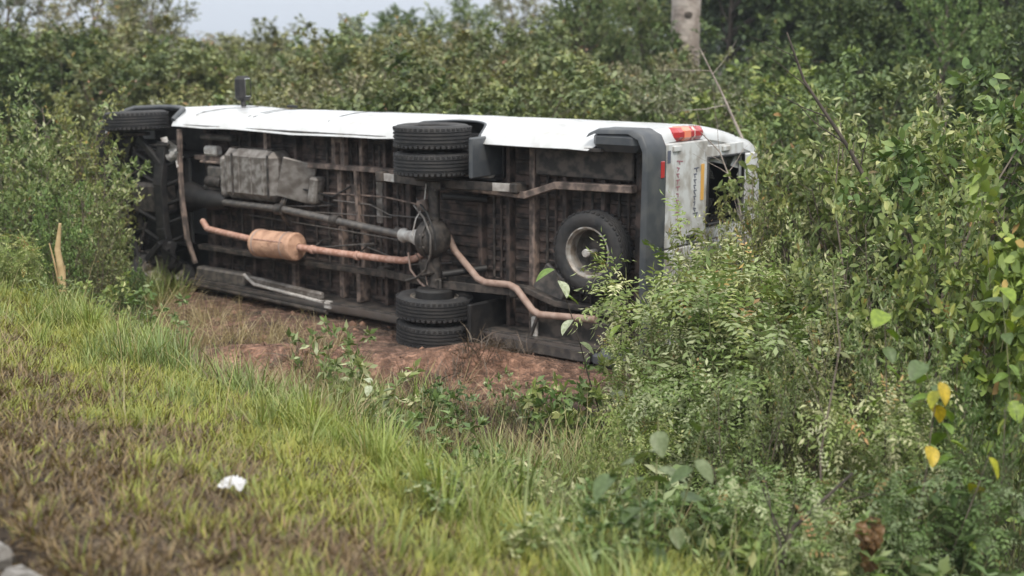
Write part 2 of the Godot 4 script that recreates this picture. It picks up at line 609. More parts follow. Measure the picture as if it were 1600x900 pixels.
func build_van() -> void:
	var van := thing("overturned_van", "white cargo van lying on its side in the ditch, underside towards the road", "van", Vector3(-3.99, 0.18, -13.13), deg_to_rad(-38.0))
	# --- body
	var shell := MB.new()
	var rows := []
	for a in stations():
		var l := half_ring(a, 1.0, 0.0)
		var r := half_ring(a, -1.0, 0.0)
		r.reverse()
		l.append_array(r.slice(1))
		for i in l.size():
			l[i] = dent(l[i])
		rows.append(l)
	for q in [[REAR - 0.10, 0.008], [REAR - 0.055, 0.025], [REAR - 0.025, 0.05], [REAR - 0.006, 0.085], [REAR, 0.12]]:
		var l := half_ring(q[0], 1.0, q[1])
		var r := half_ring(q[0], -1.0, q[1])
		r.reverse()
		l.append_array(r.slice(1))
		rows.append(l)
	shell.sheet(rows, V(3, 0, 1.2))
	var body := part("body", shell, M.white, van)
	# arch lips
	for c in [FA, WB]:
		for s in [1.0, -1.0]:
			var pts := []
			for k in range(-9, 10):
				var a: float = c + (0.50 if c < 1.0 else 0.44) * sin(k / 10.0 * PI / 2)
				var h := sill_h(a)
				pts.append(V(a, s * (side_w(h) - 0.004), h))
			var mb := MB.new()
			mb.tube(pts, [0.03 if c < 1.0 else 0.012], 6)
			part("wheel_arch_lip", mb, M.bumper, body)
	# front: nose panel, windscreen
	block(van, "nose_panel", M.black, -0.90, -0.80, -0.72, 0.72, 0.42, 0.80, 0.03)
	var ws := MB.new()
	var wr := []
	for k in 7:
		var a := lerpf(-0.18, 0.62, k / 6.0)
		var r := []
		for j in 9:
			r.append(V(a - 0.012, lerpf(-0.72, 0.72, j / 8.0), top_h(a) + 0.018 - 0.01 * pow(j / 4.0 - 1.0, 2)))
		wr.append(r)
	ws.sheet(wr, V(1, 0, 0.5))
	part("windscreen", ws, M.glass, van)
	# cab door window, door seams and handle on the side that faces up
	var dw := MB.new()
	wr = []
	for k in 5:
		var h := lerpf(1.42, 2.0, k / 4.0)
		var r := []
		for j in 5:
			r.append(dent(V(lerpf(0.42 + (h - 1.4) * 0.55, 1.22, j / 4.0), side_w(h) + 0.004, h)))
		wr.append(r)
	dw.sheet(wr, V(1, 0, 1))
	part("door_window", dw, M.glass, van)
	for a in [0.52, 1.32, 1.40, 2.45]:
		var pts := []
		for k in 10:
			var h := lerpf(0.55, 1.38 if a == 0.52 else 2.1, k / 9.0)
			pts.append(dent(V(a, side_w(h), h)) + Vector3(0, 0.001, 0))
		var mb := MB.new()
		mb.tube(pts, [0.005], 6)
		part("door_seam", mb, M.seal, body)
	block(van, "door_handle", M.black, 1.14, 1.28, 0.972, 1.0, 1.22, 1.26, 0.008)
	# side mirror standing up from the door
	var mir := MB.new()
	mir.box(V(0.34, 1.155, 1.33), Vector3(0.12, 0.26, 0.20), Basis.from_euler(Vector3(0, 0.25, 0)), 0.035)
	var mo := part("side_mirror", mir, M.black, van)
	var mg := MB.new()
	mg.box(V(0.399, 1.165, 1.345), Vector3(0.010, 0.19, 0.09), Basis.from_euler(Vector3(0, 0.25, 0)), 0.004)
	part("mirror_glass", mg, M.mirror, mo)
	var ma := MB.new()
	ma.tube([V(0.38, 0.95, 1.30), V(0.36, 1.0, 1.31), V(0.34, 1.06, 1.32)], [0.03, 0.028, 0.03], 8)
	part("mirror_arm", ma, M.black, mo)
	# mid sill strip on the left side
	# --- rear end
	block(van, "rear_frame", M.dirty_white, REAR - 0.08, REAR - 0.03, -0.80, 0.80, 0.62, 0.74, 0.008)
	var pil := MB.new()         # the frame that the doors close against
	rows = []
	for q in [[REAR - 0.004, 0.115], [REAR - 0.022, 0.135], [REAR - 0.026, 0.30]]:
		var l := half_ring(q[0], 1.0, q[1])
		var r := half_ring(q[0], -1.0, q[1])
		r.reverse()
		l.append_array(r.slice(1))
		rows.append(l)
	pil.sheet(rows, V(4, 0, 1.4))
	part("door_frame", pil, M.dirty_white, van)
	var hole := Rect2(0.13, 1.46, 0.56, 0.62)
	for s in [1.0, -1.0]:
		var d := MB.new()
		var w0 := 0.006 if s > 0 else -0.845
		var w1 := 0.845 if s > 0 else -0.006
		var hl := hole if s > 0 else Rect2(-0.69, 1.46, 0.56, 0.62)
		panel(d, REAR + 0.004, 0.05, w0, w1, 0.73, 2.33, hl)
		var dr := part("rear_door", d, M.dirty_white, van)
		tag(dr, "upper rear door with faded lettering and a broken window" if s > 0 else "lower rear door half hidden by leaves")
		var c := hl.get_center()
		var sm := MB.new()
		sm.tube([V(REAR + 0.03, hl.position.x, hl.position.y), V(REAR + 0.03, hl.end.x, hl.position.y), V(REAR + 0.03, hl.end.x, hl.end.y), V(REAR + 0.03, hl.position.x, hl.end.y), V(REAR + 0.03, hl.position.x, hl.position.y)], [0.016], 6)
		part("window_seal", sm, M.seal, dr)
		# jagged remains of the pane
		for k in 9:
			var g := MB.new()
			var edge := k % 4
			var t := rf(0.1, 0.9)
			var p := Vector2(lerpf(hl.position.x, hl.end.x, t), hl.position.y if edge == 0 else hl.end.y) if edge % 2 == 0 else Vector2(hl.position.x if edge == 1 else hl.end.x, lerpf(hl.position.y, hl.end.y, t))
			var q := p.lerp(c, rf(0.25, 0.6))
			var al := Vector2(0.09, 0) if edge % 2 == 0 else Vector2(0, 0.09)
			var e := Vector3(0.004, 0, 0)
			var A := V(REAR + 0.012, p.x - al.x, p.y - al.y)
			var B := V(REAR + 0.012, p.x + al.x, p.y + al.y)
			var C := V(REAR + 0.012, q.x, q.y)
			g.face([A, B, C], (A + B + C) / 3.0 - e)
			g.face([A - e, B - e, C - e], (A + B + C) / 3.0)
			part("glass_shard", g, M.glass, dr)
		for h in [0.95, 1.75]:
			var hg := MB.new()
			hg.box(V(REAR + 0.034, s * (0.80 if h < 1.5 else 0.755), h), Vector3(0.03, 0.05, 0.12), Basis.IDENTITY, 0.008)
			part("hinge", hg, M.dirty_white, dr)
		for h in [0.93, 1.40]:      # pressed swages
			var pr := MB.new()
			pr.tube([V(REAR + 0.027, s * 0.07, h), V(REAR + 0.027, s * 0.77, h)], [0.006], 6)
			part("swage", pr, M.white, dr)
		if s > 0:
			# faded lettering too worn to read; it runs from the upper edge down
			for row in [[0.70, 0.96, 10, 0.052, 0.050, "letter_red"], [0.62, 1.235, 9, 0.046, 0.042, "letter_dark"]]:
				for g in int(row[2]):
					var lt := MB.new()
					var tall: float = row[4] * (1.9 if g == 0 or g == row[2] - 1 else rf(0.8, 1.2))
					var lw: float = row[0] - g * row[3]
					lt.beam(V(REAR + 0.0305, lw, row[1]), V(REAR + 0.0305, lw - rf(-0.01, 0.01), row[1] + tall), 0.011, 0.0015, Vector3(1, 0, 0), 0.0004)
					lt.beam(V(REAR + 0.0312, lw - 0.006, row[1] + tall * rf(0.1, 0.9)), V(REAR + 0.0312, lw - 0.032, row[1] + tall * rf(0.2, 0.8)), 0.012, 0.0015, Vector3(1, 0, 0), 0.0004)
					part("letter", lt, M[row[5]], dr)
			var rs := MB.new()
			rs.box(V(REAR + 0.031, 0.50, 1.375), Vector3(0.003, 0.30, 0.055), Basis.IDENTITY, 0.001)
			part("reflective_strip", rs, M.reflector, dr)
			var hd := MB.new()
			hd.box(V(REAR + 0.04, 0.06, 1.2), Vector3(0.03, 0.05, 0.14), Basis.IDENTITY, 0.01)
			part("door_handle", hd, M.black, dr)
			var sg := MB.new()
			sg.box(V(REAR + 0.0305, 0.74, 0.84), Vector3(0.002, 0.10, 0.05), Basis.IDENTITY, 0.0006)
			part("badge", sg, M.letter_dark, dr)
	# tail lamps wrap the corner posts
	for s in [1.0, -1.0]:
		var lamp := MB.new()
		lamp.box(V(REAR - 0.045, s * 0.905, 1.18), Vector3(0.15, 0.11, 0.44), Basis.IDENTITY, 0.035)
		var lo := part("tail_lamp", lamp, M.red_lens, van)
		for q in [[1.12, 0.15, "orange_lens"], [1.23, 0.055, "clear_lens"]]:
			var ln := MB.new()
			ln.box(V(REAR - 0.043, s * 0.9075, q[0]), Vector3(0.156, 0.114, q[1]), Basis.IDENTITY, 0.03)
			part("lens", ln, M[q[2]], lo)
	# rear bumper: middle beam and two wrapped ends
	var bp := MB.new()
	rows = []
	var path := []
	for k in 24:
		var t := k / 23.0 * 2.0 - 1.0
		var w := t * 1.02
		var a := REAR + 0.10
		if absf(w) > 0.80:
			var d := (absf(w) - 0.80) / 0.22
			a = REAR + 0.10 - 0.14 * d * d
		path.append([a, clampf(w, -0.975, 0.975)])
	path.push_front([REAR - 0.36, -0.972])
	path.push_front([REAR - 0.44, -0.94])
	path.append([REAR - 0.36, 0.972])
	path.append([REAR - 0.44, 0.94])
	for p in path:
		var r := []
		var inw := Vector2(5.0, 0.0) - Vector2(p[0], p[1])
		inw = inw.normalized()
		for q in [[0.05, 0.40], [0.014, 0.405], [0.0, 0.43], [0.0, 0.66], [0.012, 0.70], [0.06, 0.715], [0.13, 0.715]]:
			r.append(V(p[0] + inw.x * q[0], p[1] + inw.y * q[0], q[1]))
		rows.append(r)
	bp.sheet(rows, V(5.4, 0, 0.55))
	var bo := part("rear_bumper", bp, M.bumper, van)
	for s in [1.0, -1.0]:       # closed corner pieces and the lip under the bumper
		var cp := MB.new()
		cp.box(V(REAR - 0.205, s * 0.88, 0.545), Vector3(0.45, 0.175, 0.29), Basis.IDENTITY, 0.06)
		part("bumper_corner", cp, M.bumper, bo)
	var lp := MB.new()
	lp.box(V(REAR + 0.066, 0.0, 0.425), Vector3(0.03, 1.58, 0.03), Basis.IDENTITY, 0.012)
	part("bumper_lip", lp, M.bumper, bo)
	for s in [1.0, -1.0]:
		var rr := MB.new()
		rr.box(V(REAR + 0.101, s * 0.66, 0.63), Vector3(0.012, 0.13, 0.05), Basis.IDENTITY, 0.004)
		part("red_reflector", rr, M.red_lens, bo)
	# interior lining seen through the broken window
	var lin := MB.new()
	for q in [[0.75, 5.90, -0.84, -0.81, 0.76, 2.1], [0.75, 5.90, 0.81, 0.84, 0.76, 2.1], [0.75, 5.80, -0.70, 0.70, 2.32, 2.36], [0.75, 5.90, -0.85, 0.85, 0.735, 0.755], [0.72, 0.75, -0.80, 0.80, 0.8, 2.2]]:
		lin.box(V((q[0] + q[1]) * 0.5, (q[2] + q[3]) * 0.5, (q[4] + q[5]) * 0.5), Vector3(q[1] - q[0], q[3] - q[2], q[5] - q[4]))
	part("interior_lining", lin, M.lining, van)
	for k in 3:
		block(van, "seat_back", M.seal, 4.9 - k * 0.9, 5.05 - k * 0.9, -0.8, 0.8, 0.8, 1.75, 0.05)

	# --- underside: floor with pressed ribs between cross members
	var fl := MB.new()
	for q in [[0.42, 3.46, 0.92], [3.46, 4.40, 0.46], [4.40, REAR - 0.04, 0.90]]:
		fl.box(V((q[0] + q[1]) * 0.5, 0, 0.715), Vector3(q[1] - q[0] - 0.002, q[2] * 2, 0.02), Basis.IDENTITY, 0.003)
	var fo := part("floor_pan", fl, M.floor, van)
	for s in [1.0, -1.0]:        # inner faces of the sills and the wheel boxes
		beam(van, "sill_flange", M.dark_member, [[0.46, s * 0.80, 0.56], [3.48, s * 0.80, 0.56]], 0.03, 0.29)
		beam(van, "sill_flange", M.dark_member, [[4.42, s * 0.80, 0.56], [5.62, s * 0.80, 0.56]], 0.03, 0.29)
		block(van, "wheel_box", M.black, 3.46, 4.42, minf(s * 0.46, s * 0.485), maxf(s * 0.46, s * 0.485), 0.60, 1.12)
		block(van, "wheel_box", M.black, 3.42, 4.46, minf(s * 0.49, s * 0.93), maxf(s * 0.49, s * 0.93), 0.98, 1.01)
		for a in [3.44, 4.44]:
			block(van, "wheel_box", M.black, a - 0.012, a + 0.012, minf(s * 0.49, s * 0.93), maxf(s * 0.49, s * 0.93), 0.66, 0.975)
		block(van, "front_wheel_box", M.black, -0.7, 0.3, minf(s * 0.45, s * 0.47), maxf(s * 0.45, s * 0.47), 0.5, 1.1)
		block(van, "front_wheel_box", M.black, -0.7, 0.3, minf(s * 0.48, s * 0.92), maxf(s * 0.48, s * 0.92), 0.92, 0.95)
	var cross := [0.62, 1.24, 1.90, 2.50, 2.79, 3.09, 3.38, 4.22, 4.53, 4.785, 5.12, 5.50, 5.84]
	for i in cross.size():
		var a: float = cross[i]
		var wide := 0.055 if i % 3 == 0 else 0.04
		var half := 0.78
		if a > 3.42 and a < 4.42:
			half = 0.45
		beam(van, "cross_member", M.member if i in [3, 4, 9] else M.floor, [[a, -half, 0.665], [a, half, 0.665]], wide, 0.085)
	for i in cross.size() - 1:
		var a0: float = cross[i] + 0.035
		var a1: float = cross[i + 1] - 0.035
		var half := 0.74
		if a1 > 3.48 and a0 < 4.4:
			half = 0.40
		var w := -half
		while w <= half + 0.001:
			var rb := MB.new()
			rb.box(V((a0 + a1) * 0.5, w, 0.698), Vector3(a1 - a0, 0.04, 0.022), Basis.IDENTITY, 0.009)
			part("floor_rib", rb, M.floor, fo)
			w += 0.092
		if a1 - a0 > 0.2 and i != 6:
			for k in 2:
				var a := lerpf(a0, a1, (k + 1) / 3.0)
				var rb := MB.new()
				rb.box(V(a, 0.0, 0.682), Vector3(0.022, half * 1.9, 0.02), Basis.IDENTITY, 0.006)
				part("floor_stiffener", rb, M.dark_member if (i + k) % 2 else M.floor, fo)
	# frame rails with the kick-up behind the axle
	beam(van, "frame_rail", M.member, [[0.45, 0.47, 0.60], [2.10, 0.48, 0.60], [3.06, 0.485, 0.60], [3.40, 0.47, 0.60]], 0.05, 0.10)
	beam(van, "frame_rail", M.dark_member, [[0.45, -0.47, 0.60], [3.40, -0.48, 0.60]], 0.05, 0.10)
	beam(van, "frame_rail", M.member, [[3.95, 0.41, 0.56], [4.80, 0.385, 0.54], [5.10, 0.485, 0.55], [5.84, 0.50, 0.56]], 0.06, 0.09)
	beam(van, "frame_rail", M.dark_member, [[3.95, -0.41, 0.56], [4.80, -0.42, 0.56], [5.10, -0.50, 0.57], [5.84, -0.51, 0.57]], 0.055, 0.09)
	# outriggers
	for p in [[2.50, 0.50, 0.78], [2.62, 0.50, 0.78], [1.55, 0.5, 0.78], [2.79, -0.78, -0.5], [1.9, -0.78, -0.5], [3.42, -0.78, -0.5]]:
		beam(van, "outrigger", M.member, [[p[0], p[1], 0.585], [p[0], p[2], 0.585]], 0.05, 0.06)
	beam(van, "bracket", M.member, [[2.52, 0.74, 0.575], [2.64, 0.74, 0.575]], 0.05, 0.05)
	beam(van, "bracket", M.member, [[2.78, 0.485, 0.575], [2.78, -0.05, 0.60]], 0.035, 0.05)
	# fuel tank with straps and a slanted stone guard behind it
	var tank := MB.new()
	tank.box(V(1.44, 0.355, 0.545), Vector3(0.78, 0.50, 0.29), Basis.IDENTITY, 0.07)
	var tk := part("fuel_tank", tank, M.steel, van)
	for a in [1.16, 1.32, 1.5, 1.68]:
		var sb := MB.new()
		sb.box(V(a, 0.355, 0.397), Vector3(0.035, 0.37, 0.014), Basis.IDENTITY, 0.005)
		part("pressed_rib", sb, M.steel, tk)
	for a in [1.235, 1.76]:
		var sb := MB.new()
		sb.box(V(a, 0.355, 0.393), Vector3(0.03, 0.42, 0.008), Basis.IDENTITY, 0.003)
		sb.box(V(a, 0.613, 0.52), Vector3(0.03, 0.014, 0.22), Basis.IDENTITY, 0.003)
		part("tank_strap", sb, M.dark_member, tk)
	block(van, "tank_end", M.steel, 0.97, 1.06, 0.10, 0.52, 0.44, 0.68, 0.03)
	var gd := MB.new()
	gd.box(V(2.03, 0.33, 0.52), Vector3(0.34, 0.40, 0.03), Basis.from_euler(Vector3(0.15, 0.55, -0.25)), 0.01)
	gd.box(V(2.21, 0.24, 0.60), Vector3(0.10, 0.26, 0.16), Basis.from_euler(Vector3(0, 0.2, -0.15)), 0.02)
	part("stone_guard", gd, M.steel, van)
	# exhaust
	bar(van, "exhaust_pipe", M.rust_pipe, [[0.66, -0.17, 0.46], [0.78, -0.235, 0.42], [1.05, -0.25, 0.40], [1.60, -0.28, 0.39]], 0.032, 12)
	var mf := MB.new()
	var ax := (V(2.2, -0.285, 0.385) - V(1.5, -0.30, 0.385)).normalized()
	mf.lathe([Vector2(0.035, -0.02), Vector2(0.07, 0.0), Vector2(0.125, 0.012), Vector2(0.137, 0.03), Vector2(0.137, 0.05), Vector2(0.132, 0.058), Vector2(0.132, 0.53), Vector2(0.137, 0.538), Vector2(0.137, 0.565), Vector2(0.125, 0.582), Vector2(0.07, 0.595), Vector2(0.035, 0.61)], V(1.57, -0.30, 0.385), ax, 40)
	var muf := part("muffler", mf, M.rust, van)
	var sea := MB.new()
	sea.beam(V(1.66, -0.24, 0.262), V(2.08, -0.235, 0.262), 0.012, 0.006, Vector3(0, 0, 1), 0.002)
	part("seam", sea, M.rust_pipe, muf)
	for a in [1.64, 2.04]:
		var bd := MB.new()
		bd.lathe([Vector2(0.133, -0.012), Vector2(0.1375, -0.008), Vector2(0.1375, 0.008), Vector2(0.133, 0.012)], V(1.50, -0.30, 0.385) + ax * (a - 1.5), ax, 40)
		part("strap", bd, M.brown_pipe, muf)
	bar(van, "exhaust_pipe", M.rust_pipe, [[2.14, -0.29, 0.39], [2.7, -0.295, 0.40], [3.3, -0.29, 0.40], [3.50, -0.285, 0.41], [3.62, -0.26, 0.44], [3.72, -0.19, 0.50], [3.82, -0.13, 0.56]], 0.032, 12)
	for a in [2.36, 2.95]:
		drum(van, "pipe_clamp", M.rust_pipe, [a - 0.02, -0.294, 0.395], [a + 0.02, -0.294, 0.395], [Vector2(0.033, 0), Vector2(0.042, 0.003), Vector2(0.042, 0.035), Vector2(0.033, 0.038)], 16)
		bar(van, "pipe_hanger", M.dark_member, [[a, -0.27, 0.42], [a, -0.22, 0.52], [a, -0.22, 0.66]], 0.008, 6)
	bar(van, "tail_pipe", M.brown_pipe, [[3.90, -0.05, 0.58], [4.04, -0.155, 0.50], [4.34, -0.36, 0.45], [4.42, -0.385, 0.45], [4.68, -0.375, 0.45], [4.76, -0.40, 0.45], [4.93, -0.565, 0.45], [5.0, -0.59, 0.45], [5.56, -0.56, 0.46]], 0.03, 12)
	# propeller shaft
	bar(van, "propeller_shaft", M.shaft, [[1.90, 0.05, 0.44], [3.48, -0.05, 0.40]], 0.035, 16)
	bar(van, "propeller_shaft", M.shaft, [[1.02, 0.05, 0.46], [1.84, 0.05, 0.44]], 0.033, 16)
	for a in [1.87, 2.64, 3.46]:
		drum(van, "shaft_joint", M.cast, [a - 0.05, lerpf(0.05, -0.05, (a - 1.8) / 1.8), 0.43], [a + 0.05, lerpf(0.05, -0.05, (a - 1.8) / 1.8), 0.43], [Vector2(0, 0), Vector2(0.05, 0.0), Vector2(0.056, 0.02), Vector2(0.045, 0.05), Vector2(0.056, 0.08), Vector2(0.05, 0.1), Vector2(0, 0.1)], 16)
	beam(van, "shaft_bearing_bracket", M.dark_member, [[1.88, 0.22, 0.55], [1.88, 0.10, 0.46], [1.88, 0.0, 0.46], [1.88, -0.12, 0.55]], 0.05, 0.035)
	# rear axle
	var hx := 0.345
	bar(van, "rear_axle", M.cast, [[WB, 0.46, hx], [WB, 0.24, hx], [WB, -0.24, hx], [WB, -0.46, hx]], 0.052, 16)
	var df := MB.new()
	df.lathe([Vector2(0, -0.15), Vector2(0.06, -0.145), Vector2(0.12, -0.12), Vector2(0.165, -0.06), Vector2(0.175, 0.0), Vector2(0.165, 0.05), Vector2(0.12, 0.09), Vector2(0.09, 0.1)], V(WB - 0.02, -0.04, 0.33), Vector3(-1, 0, 0), 28)
	df.lathe([Vector2(0.185, -0.012), Vector2(0.185, 0.012), Vector2(0.17, 0.016)], V(WB + 0.02, -0.04, 0.33), Vector3(-1, 0, 0), 28)
	var dfo := part("differential", df, M.cast, van)
	for k in 10:
		var bt := MB.new()
		var an := TAU * k / 10
		bt.lathe([Vector2(0.0, -0.022), Vector2(0.012, -0.022), Vector2(0.012, 0.022), Vector2(0.0, 0.022)], V(WB + 0.02, -0.04 + cos(an) * 0.172, 0.33 + sin(an) * 0.172), Vector3(-1, 0, 0), 8)
		part("bolt", bt, M.shaft, dfo)
	for k in 5:
		var rbb := MB.new()
		var an := lerpf(-1.2, 1.2, k / 4.0)
		rbb.beam(V(WB + 0.03, -0.04 + sin(an) * 0.17, 0.33 - cos(an) * 0.165), V(WB - 0.14, -0.04 + sin(an) * 0.07, 0.33 - cos(an) * 0.08), 0.012, 0.03, Vector3(0, 1, 0.3), 0.003)
		part("rib", rbb, M.cast, dfo)
	block(van, "axle_bracket", M.member, WB - 0.12, WB - 0.03, 0.20, 0.30, 0.24, 0.36, 0.012, Vector3(0, 0.3, 0.2))
	block(van, "axle_bracket", M.dark_member, WB - 0.10, WB + 0.02, -0.36, -0.22, 0.25, 0.33, 0.012, Vector3(0, -0.2, 0.3))
	bar(van, "brake_pipe", M.pale, [[WB - 0.03, 0.44, 0.28], [WB - 0.05, 0.26, 0.275], [WB - 0.09, 0.14, 0.21], [WB - 0.10, 0.0, 0.17]], 0.006, 6)
	bar(van, "brake_pipe", M.member, [[WB - 0.03, -0.44, 0.28], [WB - 0.06, -0.28, 0.275], [WB - 0.10, -0.16, 0.21]], 0.006, 6)
	drum(van, "pinion_housing", M.pale, [3.52, -0.05, 0.39], [3.82, -0.045, 0.34], [Vector2(0.03, 0), Vector2(0.06, 0.0), Vector2(0.065, 0.03), Vector2(0.045, 0.06), Vector2(0.055, 0.16), Vector2(0.085, 0.25), Vector2(0.12, 0.33)], 24)
	for s in [1.0, -1.0]:
		# leaf springs: three leaves each, dipping under the axle
		for k in 3:
			var mb := MB.new()
			var span := [0.78, 0.62, 0.44]
			var prev: Vector3
			for j in 9:
				var t := j / 4.0 - 1.0
				var p := V(WB + t * span[k], s * 0.44, 0.40 + 0.10 * t * t * span[k] / 0.78 - k * 0.014)
				if j > 0:
					mb.beam(prev, p + (p - prev).normalized() * 0.004, 0.07, 0.011, Vector3(0, 0, 1), 0.003)
				prev = p
			part("spring_leaf", mb, M.pale if k == 0 and s > 0 else M.dark_member, van)
		block(van, "spring_plate", M.cast, WB - 0.09, WB + 0.09, s * 0.44 - 0.055, s * 0.44 + 0.055, 0.315, 0.345)
		for da in [-0.06, 0.06]:
			for dw2 in [-0.05, 0.05]:
				bar(van, "u_bolt", M.shaft, [[WB + da, s * 0.44 + dw2, 0.29], [WB + da, s * 0.44 + dw2, 0.42]], 0.009, 6)
		bar(van, "shock_absorber", M.black, [[WB + 0.10, s * 0.34, 0.33], [WB + 0.34, s * 0.30, 0.64]], 0.03, 12)
		drum(van, "brake_drum", M.black, [WB, s * 0.47, hx], [WB, s * 0.6, hx], [Vector2(0.0, 0), Vector2(0.15, 0.0), Vector2(0.17, 0.02), Vector2(0.17, 0.13)], 28)
		block(van, "spring_hanger", M.dark_member, 3.12, 3.22, s * 0.44 - 0.05, s * 0.44 + 0.05, 0.46, 0.62)
		block(van, "spring_shackle", M.dark_member, 4.68, 4.76, s * 0.44 - 0.045, s * 0.44 + 0.045, 0.44, 0.60)
	# hoses and cables round the axle
	bar(van, "brake_hose", M.shaft, [[3.75, 0.24, 0.30], [3.95, 0.16, 0.20], [4.06, 0.02, 0.16], [4.05, -0.14, 0.17], [3.93, -0.30, 0.24], [3.75, -0.40, 0.32], [3.55, -0.46, 0.40]], 0.011, 8)
	bar(van, "brake_hose", M.black, [[3.80, 0.30, 0.28], [4.0, 0.20, 0.19], [4.10, 0.05, 0.17], [4.10, -0.10, 0.18]], 0.010, 8)
	bar(van, "hand_brake_cable", M.brown_pipe, [[3.60, -0.20, 0.38], [3.66, -0.34, 0.34], [3.78, -0.44, 0.33], [3.90, -0.52, 0.34]], 0.010, 8)
	bar(van, "brake_pipe", M.shaft, [[1.2, -0.08, 0.62], [2.6, -0.12, 0.61], [3.5, -0.15, 0.60]], 0.007, 6)
	bar(van, "fuel_pipe", M.shaft, [[0.8, -0.02, 0.61], [1.9, 0.02, 0.60], [3.2, 0.06, 0.60]], 0.006, 6)
	bar(van, "brake_pipe", M.member, [[2.30, 0.22, 0.61], [3.1, 0.24, 0.61], [3.55, 0.2, 0.6]], 0.008, 6)
	rng.seed = 12
	for k in 7:
		var a0 := rf(0.9, 3.0)
		var w0 := rf(-0.6, 0.3)
		bar(van, "cable", M.black if k % 2 else M.shaft, [[a0, w0, 0.60], [a0 + rf(0.2, 0.5), w0 + rf(-0.08, 0.08), rf(0.54, 0.62)], [a0 + rf(0.6, 0.9), w0 + rf(-0.14, 0.14), 0.60], [a0 + 1.1, w0 + rf(-0.1, 0.1), 0.63]], rf(0.006, 0.011), 6)
	# heat shields and patches of primer
	block(van, "heat_shield", M.steel, 2.95, 3.03, -0.02, 0.40, 0.655, 0.672, 0.006)
	block(van, "heat_shield", M.member, 2.56, 2.74, -0.02, 0.32, 0.652, 0.672, 0.006)
	block(van, "splash_plate", M.shaft, 4.86, 5.16, -0.50, -0.24, 0.60, 0.64, 0.01, Vector3(0, 0, -0.6))
	block(van, "rear_skirt", M.dark_member, 4.84, 5.80, 0.55, 0.84, 0.60, 0.63, 0.01)
	block(van, "rear_skirt", M.dark_member, 4.84, 5.70, -0.84, -0.60, 0.52, 0.55, 0.01)
	block(van, "wheel_box_lining", M.pale, 4.10, 4.42, 0.50, 0.56, 0.52, 0.60, 0.015)
	block(van, "mud_flap", M.bumper, 4.40, 4.44, 0.52, 0.86, 0.22, 0.72, 0.012, Vector3(0, 0.12, 0))
	block(van, "mud_flap", M.black, 4.40, 4.44, -0.90, -0.55, 0.25, 0.74, 0.012, Vector3(0, -0.1, 0))
	block(van, "step_plate", M.shaft, 4.60, 5.52, -0.93, -0.83, 0.43, 0.47, 0.012)
	block(van, "bracket", M.pale, 4.90, 4.96, -0.84, -0.62, 0.46, 0.50, 0.012)
	bar(van, "strut", M.dark_member, [[4.98, -0.60, 0.46], [4.90, -0.82, 0.44]], 0.016, 8)
	# spare wheel slung flat under the tail
	make_wheel("spare_wheel", van, V(5.46, -0.03, 0.55), -0.075, Basis.from_euler(Vector3(PI / 2, 0, 0)), 0.335, 0.19, "cast")
	beam(van, "spare_wheel_carrier", M.dark_member, [[5.08, -0.03, 0.645], [5.84, -0.03, 0.645]], 0.06, 0.03)
	drum(van, "carrier_bolt", M.pale, [5.46, -0.03, 0.44], [5.46, -0.03, 0.62], [Vector2(0, 0), Vector2(0.03, 0), Vector2(0.035, 0.02), Vector2(0.02, 0.04), Vector2(0.02, 0.16)], 12)
	# right sill, now lowest: torn step and box sections
	block(van, "side_step", M.shaft, 0.50, 1.26, -0.80, -0.66, 0.46, 0.58, 0.02)
	block(van, "side_step", M.steel, 1.30, 2.40, -0.76, -0.69, 0.44, 0.50, 0.015, Vector3(0, 0, -0.05))
	bar(van, "side_rail", M.pale, [[1.30, -0.66, 0.44], [1.46, -0.74, 0.43], [2.45, -0.80, 0.43]], 0.018, 8)
	bar(van, "side_rail", M.dark_member, [[0.50, -0.84, 0.42], [2.50, -0.89, 0.42]], 0.022, 8)
	block(van, "jacking_point", M.pale, 2.46, 2.56, -0.86, -0.78, 0.41, 0.47, 0.015)
	# --- front end: engine bay seen from below
	beam(van, "front_subframe", M.member, [[0.40, 0.76, 0.42], [0.41, 0.35, 0.40], [0.45, 0.0, 0.38], [0.50, -0.36, 0.38], [0.56, -0.62, 0.42]], 0.04, 0.05)
	beam(van, "front_subframe", M.black, [[0.16, 0.62, 0.40], [0.14, 0.2, 0.34], [0.16, -0.3, 0.34], [0.20, -0.66, 0.38]], 0.14, 0.08)
	beam(van, "front_subframe", M.dark_member, [[-0.30, 0.5, 0.42], [-0.30, -0.5, 0.42]], 0.09, 0.07)
	block(van, "engine_tray", M.black, -0.72, 0.36, -0.46, 0.46, 0.56, 0.60, 0.02)
	var op := MB.new()
	op.box(V(-0.10, 0.02, 0.44), Vector3(0.50, 0.34, 0.22), Basis.from_euler(Vector3(0.05, 0.12, 0.04)), 0.04)
	part("oil_pan", op, M.cast, van)
	drum(van, "gearbox", M.black, [0.30, 0.05, 0.58], [1.04, 0.05, 0.49], [Vector2(0, 0), Vector2(0.15, 0.0), Vector2(0.16, 0.05), Vector2(0.13, 0.18), Vector2(0.10, 0.30), Vector2(0.11, 0.48), Vector2(0.09, 0.62), Vector2(0.06, 0.74), Vector2(0, 0.74)], 20)
	for q in [[0.66, 0.86, 0.50, 0.60, "bracket", "pale"], [0.70, 0.94, 0.28, 0.40, "filter_housing", "shaft"], [0.62, 0.90, 0.14, 0.20, "bracket", "dark_member"], [0.58, 0.96, 0.42, 0.45, "bracket", "member"], [0.60, 1.10, 0.66, 0.72, "bracket", "dark_member"]]:
		block(van, q[4], M[q[5]], q[0], q[1], q[2], q[3], 0.50, 0.60, 0.02)
